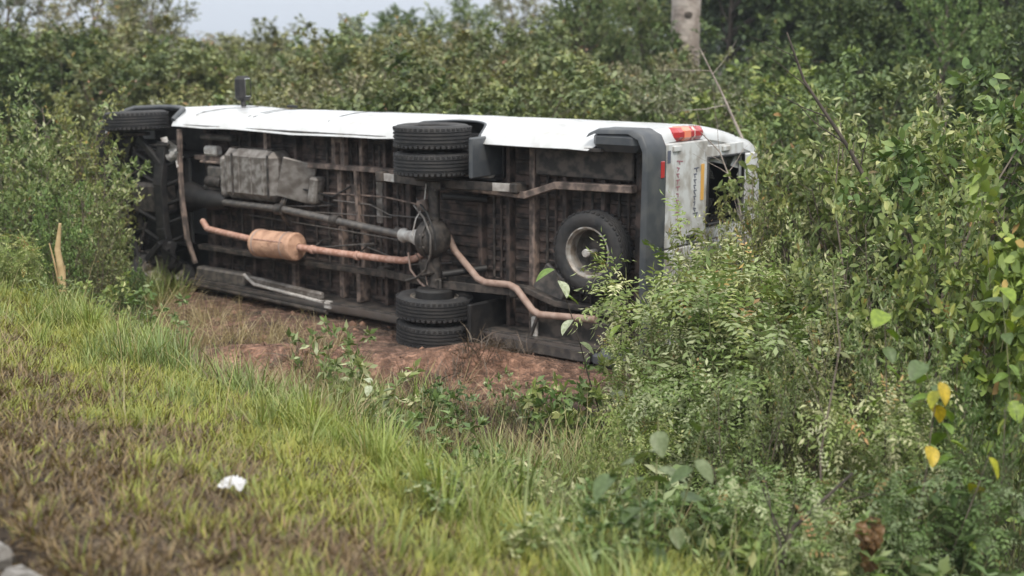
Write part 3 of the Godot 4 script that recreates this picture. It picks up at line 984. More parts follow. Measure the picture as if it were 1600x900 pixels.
	drum(van, "filter_housing", M.cast, [0.70, 0.24, 0.52], [0.92, 0.24, 0.52], [Vector2(0, 0), Vector2(0.055, 0.0), Vector2(0.06, 0.02), Vector2(0.06, 0.2), Vector2(0.04, 0.22), Vector2(0, 0.22)], 16)
	# torn pale splash shield behind the upper front wheel
	var ss := MB.new()
	rows = []
	for i in 7:
		var r := []
		for j in 6:
			var a := lerpf(0.10, 0.42, i / 6.0)
			var w := lerpf(0.66, 0.46, j / 5.0) - 0.06 * i / 6.0
			r.append(V(a, w + 0.03 * sin(i * 2.1 + j), 0.40 + 0.05 * sin(i * 1.3 + j * 1.9)))
		rows.append(r)
	ss.sheet(rows, V(0.2, 0.5, 0.8))
	part("splash_shield", ss, M.pale, van)
	for s in [1.0, -1.0]:
		beam(van, "control_arm", M.black, [[0.20, s * 0.34, 0.36], [-0.12, s * 0.66, 0.30]], 0.07, 0.05)
		beam(van, "control_arm", M.black, [[-0.48, s * 0.34, 0.38], [-0.24, s * 0.66, 0.30]], 0.07, 0.045)
		bar(van, "tie_rod", M.cast, [[-0.16, s * 0.25, 0.36], [-0.32, s * 0.68, 0.33]], 0.016, 8)
		bar(van, "suspension_strut", M.black, [[FA + 0.02, s * 0.60, 0.34], [FA + 0.02, s * 0.54, 0.9]], 0.05, 12)
		drum(van, "brake_disc", M.dark_member, [FA, s * 0.68, 0.335], [FA, s * 0.72, 0.335], [Vector2(0, 0), Vector2(0.14, 0), Vector2(0.14, 0.03), Vector2(0, 0.03)], 28)
	bar(van, "anti_roll_bar", M.cast, [[0.30, 0.60, 0.36], [-0.38, 0.56, 0.36], [-0.44, 0.40, 0.34], [-0.44, -0.40, 0.34], [-0.38, -0.56, 0.36], [0.30, -0.60, 0.36]], 0.016, 8)
	block(van, "front_bumper", M.black, -1.0, -0.86, -0.82, 0.80, 0.36, 0.72, 0.05)
	block(van, "radiator_support", M.dark_member, -0.80, -0.66, -0.5, 0.5, 0.40, 0.62, 0.02)
	for k in 5:
		var w := lerpf(0.4, -0.4, k / 4.0)
		bar(van, "hose", M.black, [[-0.5 + 0.1 * (k % 2), w, 0.42], [-0.2, w + 0.08, 0.33 + 0.03 * (k % 3)], [0.12, w - 0.05, 0.38], [0.36, w + 0.04, 0.44]], 0.022, 8)
	# torn arch liner hanging down at the lower front wheel
	var al := MB.new()
	rows = []
	for i in 9:
		var r := []
		for j in 5:
			var t := i / 8.0
			r.append(V(0.30 + 0.16 * sin(t * 3.0) + 0.03 * j, lerpf(-0.36, -0.86, t), 0.30 - 0.05 * j + 0.05 * sin(i * 1.7 + j)))
		rows.append(r)
	al.sheet(rows, V(0, -0.6, 0.8))
	part("torn_arch_liner", al, M.black, van)
	# --- wheels
	make_wheel("front_wheel", van, V(FA, 0.83, 0.335), 0.03, Basis(Vector3(0, 0, 1), 0.05))
	make_wheel("front_wheel", van, V(0.06, -0.80, 0.36), -0.03, Basis(Vector3(0, 0, 1), -0.45) * Basis(Vector3(1, 0, 0), 0.1))
	make_wheel("rear_wheel", van, V(WB, 0.845, 0.335), -0.06)
	make_wheel("rear_wheel", van, V(WB, 0.615, 0.335), 0.06)
	make_wheel("rear_wheel", van, V(WB, -0.625, 0.335), -0.06, Basis(Vector3(0, 0, 1), -0.03))
	make_wheel("rear_wheel", van, V(WB, -0.855, 0.335), 0.06, Basis(Vector3(0, 0, 1), -0.05))

# ------------------------------------------------------------------ plants
func path(p: Vector3, dir: Vector3, length: float, seg: int, wiggle: float, rise: float) -> Array:
	var pts := [p]
	var d := dir
	for i in seg:
		d = (d + rdir() * wiggle + Vector3.UP * rise).normalized()
		p += d * (length / seg)
		pts.append(p)
	return pts

func along(pts: Array, t: float) -> Array:      # [point, direction]
	var f := t * (pts.size() - 1)
	var i := mini(int(f), pts.size() - 2)
	var a: Vector3 = pts[i]
	var b: Vector3 = pts[i + 1]
	return [a.lerp(b, f - i), (b - a).normalized()]

func leaf_color(P: Dictionary, young: float) -> Color:
	var cs: Array = P.cols
	var a: Color = cs[rng.randi() % cs.size()]
	var b: Color = cs[rng.randi() % cs.size()]
	var c := a.lerp(b, rng.randf())
	if rng.randf() < young:
		c = c.lerp(P.tip, rf(0.3, 1.0))
	if rng.randf() < P.get("brown", 0.0):
		c = Color(0.26, 0.15, 0.06).lerp(Color(0.34, 0.26, 0.10), rng.randf())
	return c * rf(0.82, 1.18)

func leaves_on(mb: MB, pts: Array, P: Dictionary, t0: float, young: float) -> void:
	var count: int = P.leaves
	var near: bool = P.get("near", false)
	for i in count:
		var t := lerpf(t0, 1.0, (i + rng.randf()) / count)
		var pd := along(pts, t)
		var d: Vector3 = pd[1]
		var o := (rdir() + d * 0.55 + Vector3.UP * 0.15).normalized()
		var L: float = P.len * rf(0.6, 1.2)
		mb.col = leaf_color(P, young * t)
		if P.get("pinnate", false):
			# a drooping compound leaf: leaflets in pairs along a midrib
			var rach: float = L * 4.2
			var prev: Vector3 = pd[0]
			var dd := o
			var pairs := 4 + rng.randi() % 5
			var drop := rf(0.02, 0.2)
			rach *= pairs / 7.0
			for k in pairs:
				dd = (dd + Vector3.DOWN * drop + rdir() * 0.06).normalized()
				var nx := prev + dd * rach / pairs
				var sd := dd.cross(Vector3.UP).normalized()
				var up := sd.cross(dd).normalized()
				var sz := L * (1.0 - 0.45 * absf(k - pairs * 0.4) / 4.0)
				for s in [-1.0, 1.0]:
					if rng.randf() < 0.93:
						mb.leaf(prev, (sd * s + dd * rf(0.3, 0.6) + rdir() * 0.2).normalized(), (up + rdir() * 0.35).normalized(), sz * rf(0.75, 1.15), sz * rf(0.3, 0.42), 0.12, rf(0.05, 0.3), false)
				prev = nx
			mb.leaf(prev, dd, dd.cross(Vector3(1, 0, 0.3)).normalized(), L, L * 0.36, 0.1, 0.1, false)
		else:
			var up: Vector3 = (Vector3.UP * float(P.get("flat", 0.7)) + rdir()).normalized()
			o = (o + Vector3.DOWN * float(P.get("droop", 0.0))).normalized()
			mb.leaf(pd[0], o, up, L, L * P.wid, rf(0.05, 0.25), rf(0.0, 0.3), near)

# a branching plant: Node3D with one stem mesh per main stem and one mesh of foliage; not yet in the scene
func grow(P: Dictionary, seed_: int) -> Node3D:
	rng.seed = seed_
	var root := Node3D.new()
	var H: float = P.h
	var fol := MB.new()
	var stems: int = P.stems
	for s in stems:
		var az := TAU * (s + rf(-0.3, 0.3)) / stems
		var lean: float = P.spread * rf(0.35, 1.1) if stems > 1 else P.spread * rf(0, 1)
		var hd := Vector3(cos(az), 0, sin(az))
		var sl := H * rf(0.72, 1.08)
		var main := path(hd * 0.03 * H * (stems - 1) * 0.3 + Vector3(0, -0.15, 0), (hd * lean + Vector3.UP).normalized(), sl, 8, P.get("wiggle", 0.12), 0.02)
		var st := MB.new()
		var r0: float = P.get("thick", 0.008) * H
		var rad := []
		for i in 9:
			rad.append(lerpf(r0, r0 * 0.22, i / 8.0))
		st.tube(main, rad, 7 if stems == 1 else 5)
		var nb: int = P.branches
		var b0: float = P.get("clear", 0.15)
		for b in nb:
			var t := lerpf(b0, 1.0, (b + rng.randf()) / nb)
			var pd := along(main, t)
			var a2 := rf(0, TAU)
			var bd: Vector3 = ((pd[1] as Vector3) * rf(0.3, 0.8) + Vector3(cos(a2), rf(-0.1, 0.35), sin(a2)) * 0.8 + hd * 0.25).normalized()
			var bl: float = H * P.blen * (1.0 - 0.45 * t) * rf(0.55, 1.2)
			var bp := path(pd[0], bd, bl, 4, 0.16, P.get("rise", 0.08))
			var br: float = r0 * 0.42 * (1.0 - 0.6 * t)
			st.tube(bp, [br, br * 0.8, br * 0.6, br * 0.45, br * 0.3], 4, false)
			for w in int(P.twigs):
				var t2 := lerpf(float(P.get("tw0", 0.3)), 1.0, (w + rng.randf()) / P.twigs)
				var pd2 := along(bp, t2)
				var a3 := rdir()
				var tl: float = bl * P.get("tlen", 0.42) * rf(0.5, 1.2)
				var tp := path(pd2[0], ((pd2[1] as Vector3) * 0.6 + a3 * 0.8).normalized(), tl, 2, 0.2, P.get("rise", 0.08))
				if P.get("bare_twigs", true):
					st.tube(tp, [br * 0.35, br * 0.25, br * 0.15], 3, false)
				if P.leaves > 0:
					leaves_on(fol, tp, P, 0.15, P.get("young", 0.3))
		var so := part("stem" if stems > 1 else "trunk", st, P.bark, root)
	if fol.ix.size():
		var f := part("foliage" if stems > 1 else "crown", fol, M.tints[0], root)
		f.set_meta("kind", "stuff")
	return root

var protos := {}

func plant_kinds() -> void:
	var green := [Color(0.13, 0.195, 0.055), Color(0.17, 0.235, 0.075), Color(0.105, 0.16, 0.055), Color(0.20, 0.255, 0.10)]
	var fern := [Color(0.15, 0.22, 0.055), Color(0.20, 0.27, 0.085), Color(0.125, 0.19, 0.05)]
	var olive := [Color(0.165, 0.19, 0.08), Color(0.205, 0.22, 0.10), Color(0.13, 0.16, 0.07)]
	var dark := [Color(0.05, 0.085, 0.03), Color(0.07, 0.11, 0.04), Color(0.04, 0.068, 0.028)]
	var grey := [Color(0.19, 0.205, 0.125), Color(0.24, 0.24, 0.165), Color(0.16, 0.185, 0.10)]
	var soft := [Color(0.135, 0.18, 0.07), Color(0.17, 0.215, 0.09), Color(0.115, 0.155, 0.065), Color(0.20, 0.235, 0.115)]
	var tip := Color(0.30, 0.34, 0.13)
	var pale := Color(0.38, 0.41, 0.24)
	var K := {
		# near shrubs
		"ovate": {"tw0": 0.35, "h": 2.4, "stems": 6, "spread": 0.42, "branches": 12, "blen": 0.36, "twigs": 6, "leaves": 10, "len": 0.098, "wid": 0.46, "near": true, "cols": green, "tip": tip, "bark": M.bark, "brown": 0.012, "droop": 0.15},
		"fern": {"h": 1.4, "stems": 9, "spread": 0.5, "branches": 7, "blen": 0.30, "twigs": 3, "leaves": 4, "len": 0.07, "wid": 0.3, "pinnate": true, "cols": fern, "tip": pale, "young": 0.8, "bark": M.green_stem, "brown": 0.01},
		"fine": {"tw0": 0.35, "h": 2.2, "stems": 8, "spread": 0.40, "branches": 11, "blen": 0.30, "twigs": 6, "leaves": 9, "len": 0.074, "wid": 0.40, "cols": green, "tip": pale, "young": 0.45, "bark": M.bark, "rise": 0.16},
		"scrub": {"h": 2.2, "stems": 6, "spread": 0.55, "branches": 12, "blen": 0.38, "twigs": 6, "leaves": 8, "len": 0.07, "wid": 0.42, "cols": olive, "tip": tip, "bark": M.bark, "brown": 0.05, "thick": 0.010},
		"broad": {"h": 2.0, "stems": 5, "spread": 0.40, "branches": 9, "blen": 0.34, "twigs": 4, "leaves": 7, "len": 0.13, "wid": 0.60, "near": true, "cols": [Color(0.14, 0.21, 0.05), Color(0.18, 0.26, 0.06), Color(0.11, 0.17, 0.045)], "tip": Color(0.30, 0.36, 0.08), "bark": M.green_stem, "droop": 0.35, "brown": 0.015, "flat": 1.2},
		"weed": {"h": 0.6, "stems": 7, "spread": 0.6, "branches": 5, "blen": 0.35, "twigs": 2, "leaves": 7, "len": 0.062, "wid": 0.42, "cols": green, "tip": pale, "young": 0.5, "bark": M.green_stem, "thick": 0.009},
		"dead": {"h": 1.6, "stems": 5, "spread": 0.7, "branches": 9, "blen": 0.45, "twigs": 4, "leaves": 2, "len": 0.05, "wid": 0.4, "cols": [Color(0.22, 0.13, 0.075), Color(0.30, 0.19, 0.11), Color(0.17, 0.11, 0.08)], "tip": Color(0.3, 0.2, 0.1), "bark": M.bark},
		# thicket farther off
		"thicket": {"tw0": 0.5, "flat": 1.6, "h": 3.0, "stems": 6, "spread": 0.55, "branches": 12, "blen": 0.46, "twigs": 8, "leaves": 14, "len": 0.13, "wid": 0.50, "cols": soft, "tip": tip, "bark": M.bark, "brown": 0.008, "bare_twigs": false, "clear": 0.05},
		"grey": {"tw0": 0.5, "flat": 1.6, "h": 3.0, "stems": 7, "spread": 0.55, "branches": 12, "blen": 0.46, "twigs": 7, "leaves": 11, "len": 0.1, "wid": 0.42, "cols": grey, "tip": pale, "bark": M.bark, "brown": 0.008, "clear": 0.05},
		"mottled": {"tw0": 0.5, "flat": 1.6, "h": 3.0, "stems": 7, "spread": 0.6, "branches": 13, "blen": 0.46, "twigs": 8, "leaves": 12, "len": 0.12, "wid": 0.5, "cols": olive, "tip": tip, "bark": M.bark, "brown": 0.008, "bare_twigs": false, "clear": 0.05},
		"dark": {"tw0": 0.5, "flat": 1.6, "brown": 0.008, "h": 3.2, "stems": 6, "spread": 0.55, "branches": 13, "blen": 0.46, "twigs": 8, "leaves": 13, "len": 0.13, "wid": 0.55, "cols": dark, "tip": Color(0.13, 0.17, 0.06), "bark": M.dark_bark, "bare_twigs": false, "clear": 0.05},
		# trees
		"tree": {"tw0": 0.45, "h": 6.5, "stems": 1, "spread": 0.15, "branches": 24, "blen": 0.46, "twigs": 15, "leaves": 20, "len": 0.17, "wid": 0.5, "cols": green, "tip": tip, "bark": M.bark, "thick": 0.016, "clear": 0.22, "bare_twigs": false, "tlen": 0.5, "brown": 0.01},
		"dark_tree": {"tw0": 0.4, "h": 7.5, "stems": 1, "spread": 0.15, "branches": 30, "blen": 0.50, "twigs": 16, "leaves": 20, "len": 0.2, "wid": 0.55, "cols": dark, "tip": Color(0.12, 0.16, 0.05), "bark": M.dark_bark, "thick": 0.018, "clear": 0.20, "bare_twigs": false, "tlen": 0.5},
		"airy_tree": {"tw0": 0.45, "h": 6.0, "stems": 1, "spread": 0.2, "branches": 22, "blen": 0.48, "twigs": 12, "leaves": 12, "len": 0.15, "wid": 0.45, "cols": grey, "tip": pale, "bark": M.bark, "thick": 0.014, "clear": 0.25, "tlen": 0.5, "brown": 0.05},
	}
	var n := 0
	for k in K:
		protos[k] = []
		for i in (2 if k in ["broad", "dead", "airy_tree"] else 3):
			n += 1
			protos[k].append([grow(K[k], 100 + n * 17), K[k].h])

# kind, variant, x, z, height, turn, tint, called, label, category, group
func plant(kind: String, x: float, z: float, height: float, wide: float, tint: int, called: String, label: String, category: String, group: String) -> Node3D:
	var vs: Array = protos[kind]
	var pr: Array = vs[rng.randi() % vs.size()]
	var o: Node3D = (pr[0] as Node3D).duplicate()
	o.name = numbered(called)
	add_child(o, true)
	var s: float = height / pr[1]
	o.transform = Transform3D(Basis(Vector3.UP, rf(0, TAU)).scaled(Vector3(s * wide, s, s * wide)), Vector3(x, ground_y(x, z) - 0.02, z))
	for f in o.get_children():
		if f.name == "foliage" or f.name == "crown":
			(f as MeshInstance3D).material_override = M.tints[tint]
	tag(o, label, category, group)
	return o

# ------------------------------------------------------------------ grasses
func tuft(blades: int, h: float, lean: float, w: float, cols: Array) -> ArrayMesh:
	var mb := MB.new()
	for i in blades:
		var a := rf(0, TAU)
		var d := Vector3(cos(a), 0, sin(a))
		var p := d * rf(0.0, 0.06) + Vector3(0, -0.02, 0)
		var dir := (Vector3.UP + d * rf(0.05, lean) + rdir() * 0.12).normalized()
		var L := h * rf(0.5, 1.15)
		var bend := rf(0.10, 0.45) * (0.4 + lean)
		var sd := dir.cross(d + rdir() * 0.5).normalized()
		var ww := w * rf(0.7, 1.2)
		var c1: Color = cols[rng.randi() % cols.size()]
		var c2: Color = cols[rng.randi() % cols.size()]
		mb.col = c1.lerp(c2, rng.randf()) * rf(0.85, 1.15)
		var prev := []
		for k in 4:
			var t := k / 3.0
			var nn := sd.cross(dir).normalized()
			if k == 3:
				var tip := mb.vert(p, nn)
				mb.tri(prev[0], prev[1], tip)
			else:
				var hw := ww * 0.5 * (1.0 - t * 0.55)
				var i0 := mb.vert(p - sd * hw, nn)
				var i1 := mb.vert(p + sd * hw, nn)
				if prev:
					mb.tri(prev[0], prev[1], i1)
					mb.tri(prev[0], i1, i0)
				prev = [i0, i1]
			p += dir * L / 3.0
			dir = (dir + d * bend + Vector3.DOWN * bend * 0.55 * t).normalized()
	return mb.mesh(M.grass)

func scatter(called: String, label: String, category: String, meshes: Array, count: int, area: Callable, look: Callable) -> void:
	# one object of kind stuff; one MultiMesh per tuft shape
	var root := Node3D.new()
	root.name = numbered(called)
	add_child(root, true)
	tag(root, label, category, "", "stuff")
	for m in meshes:
		var ts := []
		var cs := []
		for i in count / meshes.size():
			var p: Vector2 = area.call()
			if p == Vector2.INF:
				continue
			var lk: Array = look.call(p)       # [scale, colour, tilt]
			if lk[0] <= 0.0:
				continue
			var b := Basis.from_euler(Vector3(rf(-lk[2], lk[2]), rf(0, TAU), rf(-lk[2], lk[2]))).scaled(Vector3.ONE * lk[0])
			ts.append(Transform3D(b, Vector3(p.x, ground_y(p.x, p.y), p.y)))
			cs.append(lk[1])
		var mm := MultiMesh.new()
		mm.transform_format = MultiMesh.TRANSFORM_3D
		mm.use_colors = true
		mm.mesh = m
		mm.instance_count = ts.size()
		for i in ts.size():
			mm.set_instance_transform(i, ts[i])
			mm.set_instance_color(i, cs[i])
		var o := MultiMeshInstance3D.new()
		o.name = "tuft"
		o.multimesh = mm
		root.add_child(o, true)
		o.set_meta("kind", "stuff")

func uv_point(s: float, u: float) -> Vector2:
	return K0 + KT * s + KN * u

func grasses() -> void:
	rng.seed = 77
	var lush := [Color(0.185, 0.25, 0.05), Color(0.26, 0.325, 0.08), Color(0.14, 0.205, 0.05), Color(0.28, 0.34, 0.12), Color(0.36, 0.35, 0.16), Color(0.20, 0.27, 0.07)]
	var short_cols := [Color(0.225, 0.275, 0.05), Color(0.30, 0.335, 0.08), Color(0.15, 0.21, 0.05)]
	var brown_cols := [Color(0.20, 0.135, 0.065), Color(0.27, 0.19, 0.09), Color(0.14, 0.095, 0.055), Color(0.32, 0.25, 0.12)]
	var dry_cols := [Color(0.36, 0.29, 0.14), Color(0.45, 0.38, 0.22), Color(0.27, 0.21, 0.11)]
	var L := [tuft(16, 0.30, 0.5, 0.008, lush), tuft(14, 0.26, 0.7, 0.009, lush), tuft(18, 0.34, 0.4, 0.007, lush)]
	var S := [tuft(16, 0.085, 1.0, 0.006, short_cols), tuft(16, 0.07, 1.3, 0.007, short_cols), tuft(14, 0.10, 0.8, 0.005, short_cols)]
	var B := [tuft(16, 0.075, 1.8, 0.006, brown_cols), tuft(14, 0.06, 2.2, 0.007, brown_cols)]
	var D := [tuft(10, 0.42, 0.8, 0.006, dry_cols), tuft(8, 0.35, 1.2, 0.006, dry_cols)]
	scatter("long_grass", "long lush green grass along the brink of the ditch", "grass", L, 12000,
		func(): return uv_point(rf(-19.0, 5.5), rf(0.75, 2.75)),
		func(p):
			var u := across(p.x, p.y)
			var k := noise.get_noise_2d(p.x * 4.0, p.y * 4.0)
			var q := noise.get_noise_2d(p.x * 1.3 + 50.0, p.y * 1.3)
			var f := smoothstep(0.95, 1.9, u + k * 0.8 + clampf(p.x * 0.25, -0.3, 0.5))
			if rng.randf() > f * 0.95 + 0.05 or u > 2.15 + k * 0.5 or rng.randf() < smoothstep(-0.4, 0.7, p.x + k * 0.5) * 0.82 or k + q < -0.42: return [0.0]
			var c := Color(1, 1, 1).lerp(Color(1.2, 1.15, 0.8), clampf(q * 2.0, 0, 1)).lerp(Color(0.8, 0.92, 0.95), clampf(-q * 2.0, 0, 1))
			return [rf(0.35, 1.1) * (0.45 + 0.55 * f) * (0.85 + 0.6 * k), c * rf(0.75, 1.2), 0.25])
	var H := [tuft(3, 0.62, 0.35, 0.005, dry_cols), tuft(4, 0.5, 0.5, 0.005, dry_cols)]
	scatter("seed_stalks", "thin straw coloured seed stalks standing in the verge grass", "grass", H, 700,
		func(): return uv_point(rf(-12.0, 5.0), rf(0.5, 2.6)),
		func(p):
			var k := noise.get_noise_2d(p.x * 3.0 + 5.0, p.y * 3.0)
			if k < 0.02: return [0.0]
			return [rf(0.4, 0.9), Color(1, 1, 1) * rf(0.7, 1.1), 0.35])
	var clod := MB.new()
	clod.lathe([Vector2(0.0, -0.02), Vector2(0.017, -0.012), Vector2(0.024, 0.0), Vector2(0.016, 0.013), Vector2(0.0, 0.018)], Vector3.ZERO, Vector3.UP, 7)
	for i in clod.v.size():
		clod.v[i] += Vector3(1, 1, 1) * noise.get_noise_3dv(clod.v[i] * 130.0) * 0.016
	var soilm := mottled(Color(0.30, 0.17, 0.115), Color(0.17, 0.105, 0.078), 0.95, 3.0, 61)
	soilm.vertex_color_use_as_albedo = true
	scatter("soil_clods", "crumbled clods of red soil churned up before the van", "soil", [clod.mesh(soilm)], 2800,
		func(): return Vector2(rf(-5.5, 1.2), rf(-13.0, -7.8)),
		func(p):
			var k := noise.get_noise_2d(p.x * 4.0 + 15.0, p.y * 4.0)
			if k < -0.02 or across(p.x, p.y) < 2.5: return [0.0]
			return [pow(rng.randf(), 6.0) * 1.9 + 0.12, Color(1, 1, 1) * rf(0.6, 1.1), 1.5])
	scatter("short_grass", "short trodden yellow green grass on the verge", "grass", S, 26000,
		func(): return uv_point(rf(-13.0, 5.0), rf(0.0, 2.3)),
		func(p):
			var u := across(p.x, p.y)
			var k := noise.get_noise_2d(p.x * 5.0, p.y * 5.0)
			var f := smoothstep(0.55, 1.3, u + k * 1.1)
			if rng.randf() > 0.07 + 0.93 * f: return [0.0]
			return [rf(0.6, 1.3), Color(1, 1, 1).lerp(Color(1.2, 1.0, 0.75), rng.randf()) * rf(0.8, 1.15), 0.25])
	scatter("withered_grass", "withered brown grass clippings matted on the verge by the kerb", "grass", B, 26000,
		func(): return uv_point(rf(-10.0, 5.0), rf(-0.02, 1.9)),
		func(p):
			var u := across(p.x, p.y)
			var k := noise.get_noise_2d(p.x * 5.0, p.y * 5.0)
			var f := 1.0 - smoothstep(0.75, 1.6, u + k * 1.0)
			if rng.randf() > f: return [0.0]
			return [rf(0.6, 1.4), Color(0.9, 0.88, 0.88) * rf(0.5, 1.15), 0.5])
	scatter("gutter_grass", "grass growing in the gutter in front of the kerb", "grass", S, 1500,
		func(): return uv_point(rf(-6.0, 4.0), rf(-0.75, -0.22)),
		func(p):
			var k := noise.get_noise_2d(p.x * 5.0 + 20.0, p.y * 5.0)
			if k < -0.05: return [0.0]
			return [rf(0.7, 1.6), Color(0.9, 1.0, 0.9) * rf(0.7, 1.1), 0.3])
	scatter("dry_grass", "dry straw coloured grass hanging over the bare red soil", "grass", D, 2300,
		func(): return uv_point(rf(-9.0, 0.5), rf(2.2, 4.2)),
		func(p):
			var k := noise.get_noise_2d(p.x * 2.6 + 70.0, p.y * 2.6)
			if k < -0.08: return [0.0]
			return [rf(0.35, 1.0), Color(1, 1, 1) * rf(0.7, 1.1), 0.5])
	scatter("ditch_grass", "mixed green grass growing under the shrubs on the right", "grass", L, 5200,
		func(): return uv_point(rf(-6.0, 7.0), rf(2.2, 7.0)),
		func(p):
			if rng.randf() < 0.5 or p.x < 0.35 + 0.3 * noise.get_noise_2d(p.x * 3.0, p.y * 3.0) + clampf((-p.y - 7.0) * 0.45, -0.5, 2.0): return [0.0]
			return [rf(0.7, 1.5), Color(0.85, 0.9, 0.9) * rf(0.7, 1.1), 0.3])
	scatter("bank_grass", "rank green grass at the foot of the bushes on the left", "grass", L, 2600,
		func(): return uv_point(rf(-14.0, -5.5), rf(1.6, 4.2)),
		func(p):
			if p.x > -4.0 - 0.25 * (p.y + 10.5): return [0.0]
			return [rf(0.7, 1.3), Color(0.95, 0.95, 0.9) * rf(0.75, 1.15), 0.3])
	scatter("brink_grass", "tall mixed grass on the slope between the verge and the red soil", "grass", L + D, 2600,
		func(): return Vector2(rf(-2.2, 1.4), rf(-9.2, -6.3)),
		func(p):
			var k := noise.get_noise_2d(p.x * 3.5 + 3.0, p.y * 3.5)
			var a := exp(-(pow((p.x - 0.15) / 0.75, 2) + pow((p.y + 7.15) / 0.5, 2)))
			var b := exp(-(pow((p.x + 1.05) / 0.35, 2) + pow((p.y + 8.3) / 0.6, 2)))
			var c := exp(-(pow((p.x + 0.9) / 0.6, 2) + pow((p.y + 7.4) / 0.4, 2)))
			if rng.randf() > maxf(a, maxf(b, c)) * 1.2 - 0.15 + k * 0.5: return [0.0]
			return [rf(0.6, 1.35), Color(0.95, 0.98, 0.95) * rf(0.65, 1.15), 0.3])
	# grey brown litter of dead stalks under the tail of the van
	var Z := [tuft(9, 0.22, 3.0, 0.006, [Color(0.10, 0.075, 0.055), Color(0.16, 0.12, 0.085), Color(0.07, 0.055, 0.045)])]
	scatter("dead_stalks", "dark dead stalks heaped on the soil below the rear wheels", "debris", Z, 3800,
		func(): return Vector2(rf(-2.6, 1.4), rf(-10.2, -6.6)),
		func(p):
			var k := noise.get_noise_2d(p.x * 2.2 + 30.0, p.y * 2.2 + 11.0)
			var d := exp(-(pow((p.x + 0.35) / 0.55, 2) + pow((p.y + 8.2) / 0.7, 2)))
			if k + d * 0.7 < 0.22: return [0.0]
			return [rf(0.5, 1.2), Color(1, 1, 1) * rf(0.7, 1.2), 0.8])

# ------------------------------------------------------------------ single plants with leaves one can count
var leaf_meshes := {}

func big_leaf(mat_key: String, col: Color, crumple := 0.0) -> ArrayMesh:
	var key := mat_key
	if not leaf_meshes.has(key):
		var mb := MB.new()
		mb.col = col
		var rows := []
		for i in 9:
			var t := i / 8.0
			var hw := 0.34 * pow(sin(PI * pow(t, 0.75)), 0.8) + 0.004
			var r := []
			for j in 5:
				var s := j / 2.0 - 1.0
				r.append(Vector3(s * hw + crumple * 0.2 * sin(i * 2.3), 0.10 * absf(s) * hw * 3.0 - 0.22 * t * t + crumple * 0.3 * sin(i * 1.9 + j * 2.7) + 0.012 * sin(i * 3.1) * absf(s), t))
			rows.append(r)
		mb.sheet(rows, Vector3(0, -5, 0.5))
		var m := leafy(Color(1, 1, 1), 0.5, 0.7)
		m.albedo_texture = noise_tex(0.02, Color(0.80, 0.82, 0.75), Color(1, 1, 1), key.hash() % 1000, 128, 4)
		m.uv1_triplanar = true
		m.uv1_scale = Vector3.ONE * 1.5
		leaf_meshes[key] = mb.mesh(m)
	return leaf_meshes[key]

# stems: list of paths in metres from the base; leaves: [stem, t, azimuth, pitch, size, mesh]
func leafy_plant(called: String, label: String, at: Vector2, stems: Array, leaves: Array, stem_mat: Material, r := 0.006, group := "") -> Node3D:
	var o := thing(called, label, "plant", Vector3(at.x, ground_y(at.x, at.y), at.y), 0.0, group)
	for s in stems:
		var mb := MB.new()
		var rad := []
		for i in s.size():
			rad.append(lerpf(r, r * 0.35, i / float(s.size() - 1)))
		mb.tube(s, rad, 6)
		part("stem", mb, stem_mat, o)
	for l in leaves:
		var pd := along(stems[l[0]], l[1])
		var m := put("leaf", l[5], o)
		var b := Basis.from_euler(Vector3(l[3], l[2], rf(-0.35, 0.35)))
		m.transform = Transform3D(b.scaled_local(Vector3(l[4] * rf(0.9, 1.1), l[4], l[4])), pd[0])
	return o

func auto_leaves(n_stems: int, per: int, size: float, meshes: Array, t0 := 0.25, pitch := 0.3) -> Array:
	var out := []
	for s in n_stems:
		for i in per:
			out.append([s, lerpf(t0, 1.0, (i + rf(0.2, 0.9)) / per), i * 2.4 + s + rf(-0.4, 0.4), pitch + rf(-0.35, 0.45), size * rf(0.65, 1.1), meshes[rng.randi() % meshes.size()]])
	return out

func stem_set(n: int, h: float, spread: float) -> Array:
	var out := []
	for i in n:
		var a := TAU * i / n + rf(-0.5, 0.5)
		out.append(path(Vector3(cos(a) * 0.03, -0.05, sin(a) * 0.03), Vector3(cos(a) * spread, 1, sin(a) * spread).normalized(), h * rf(0.75, 1.05), 6, 0.08, 0.03))
	return out

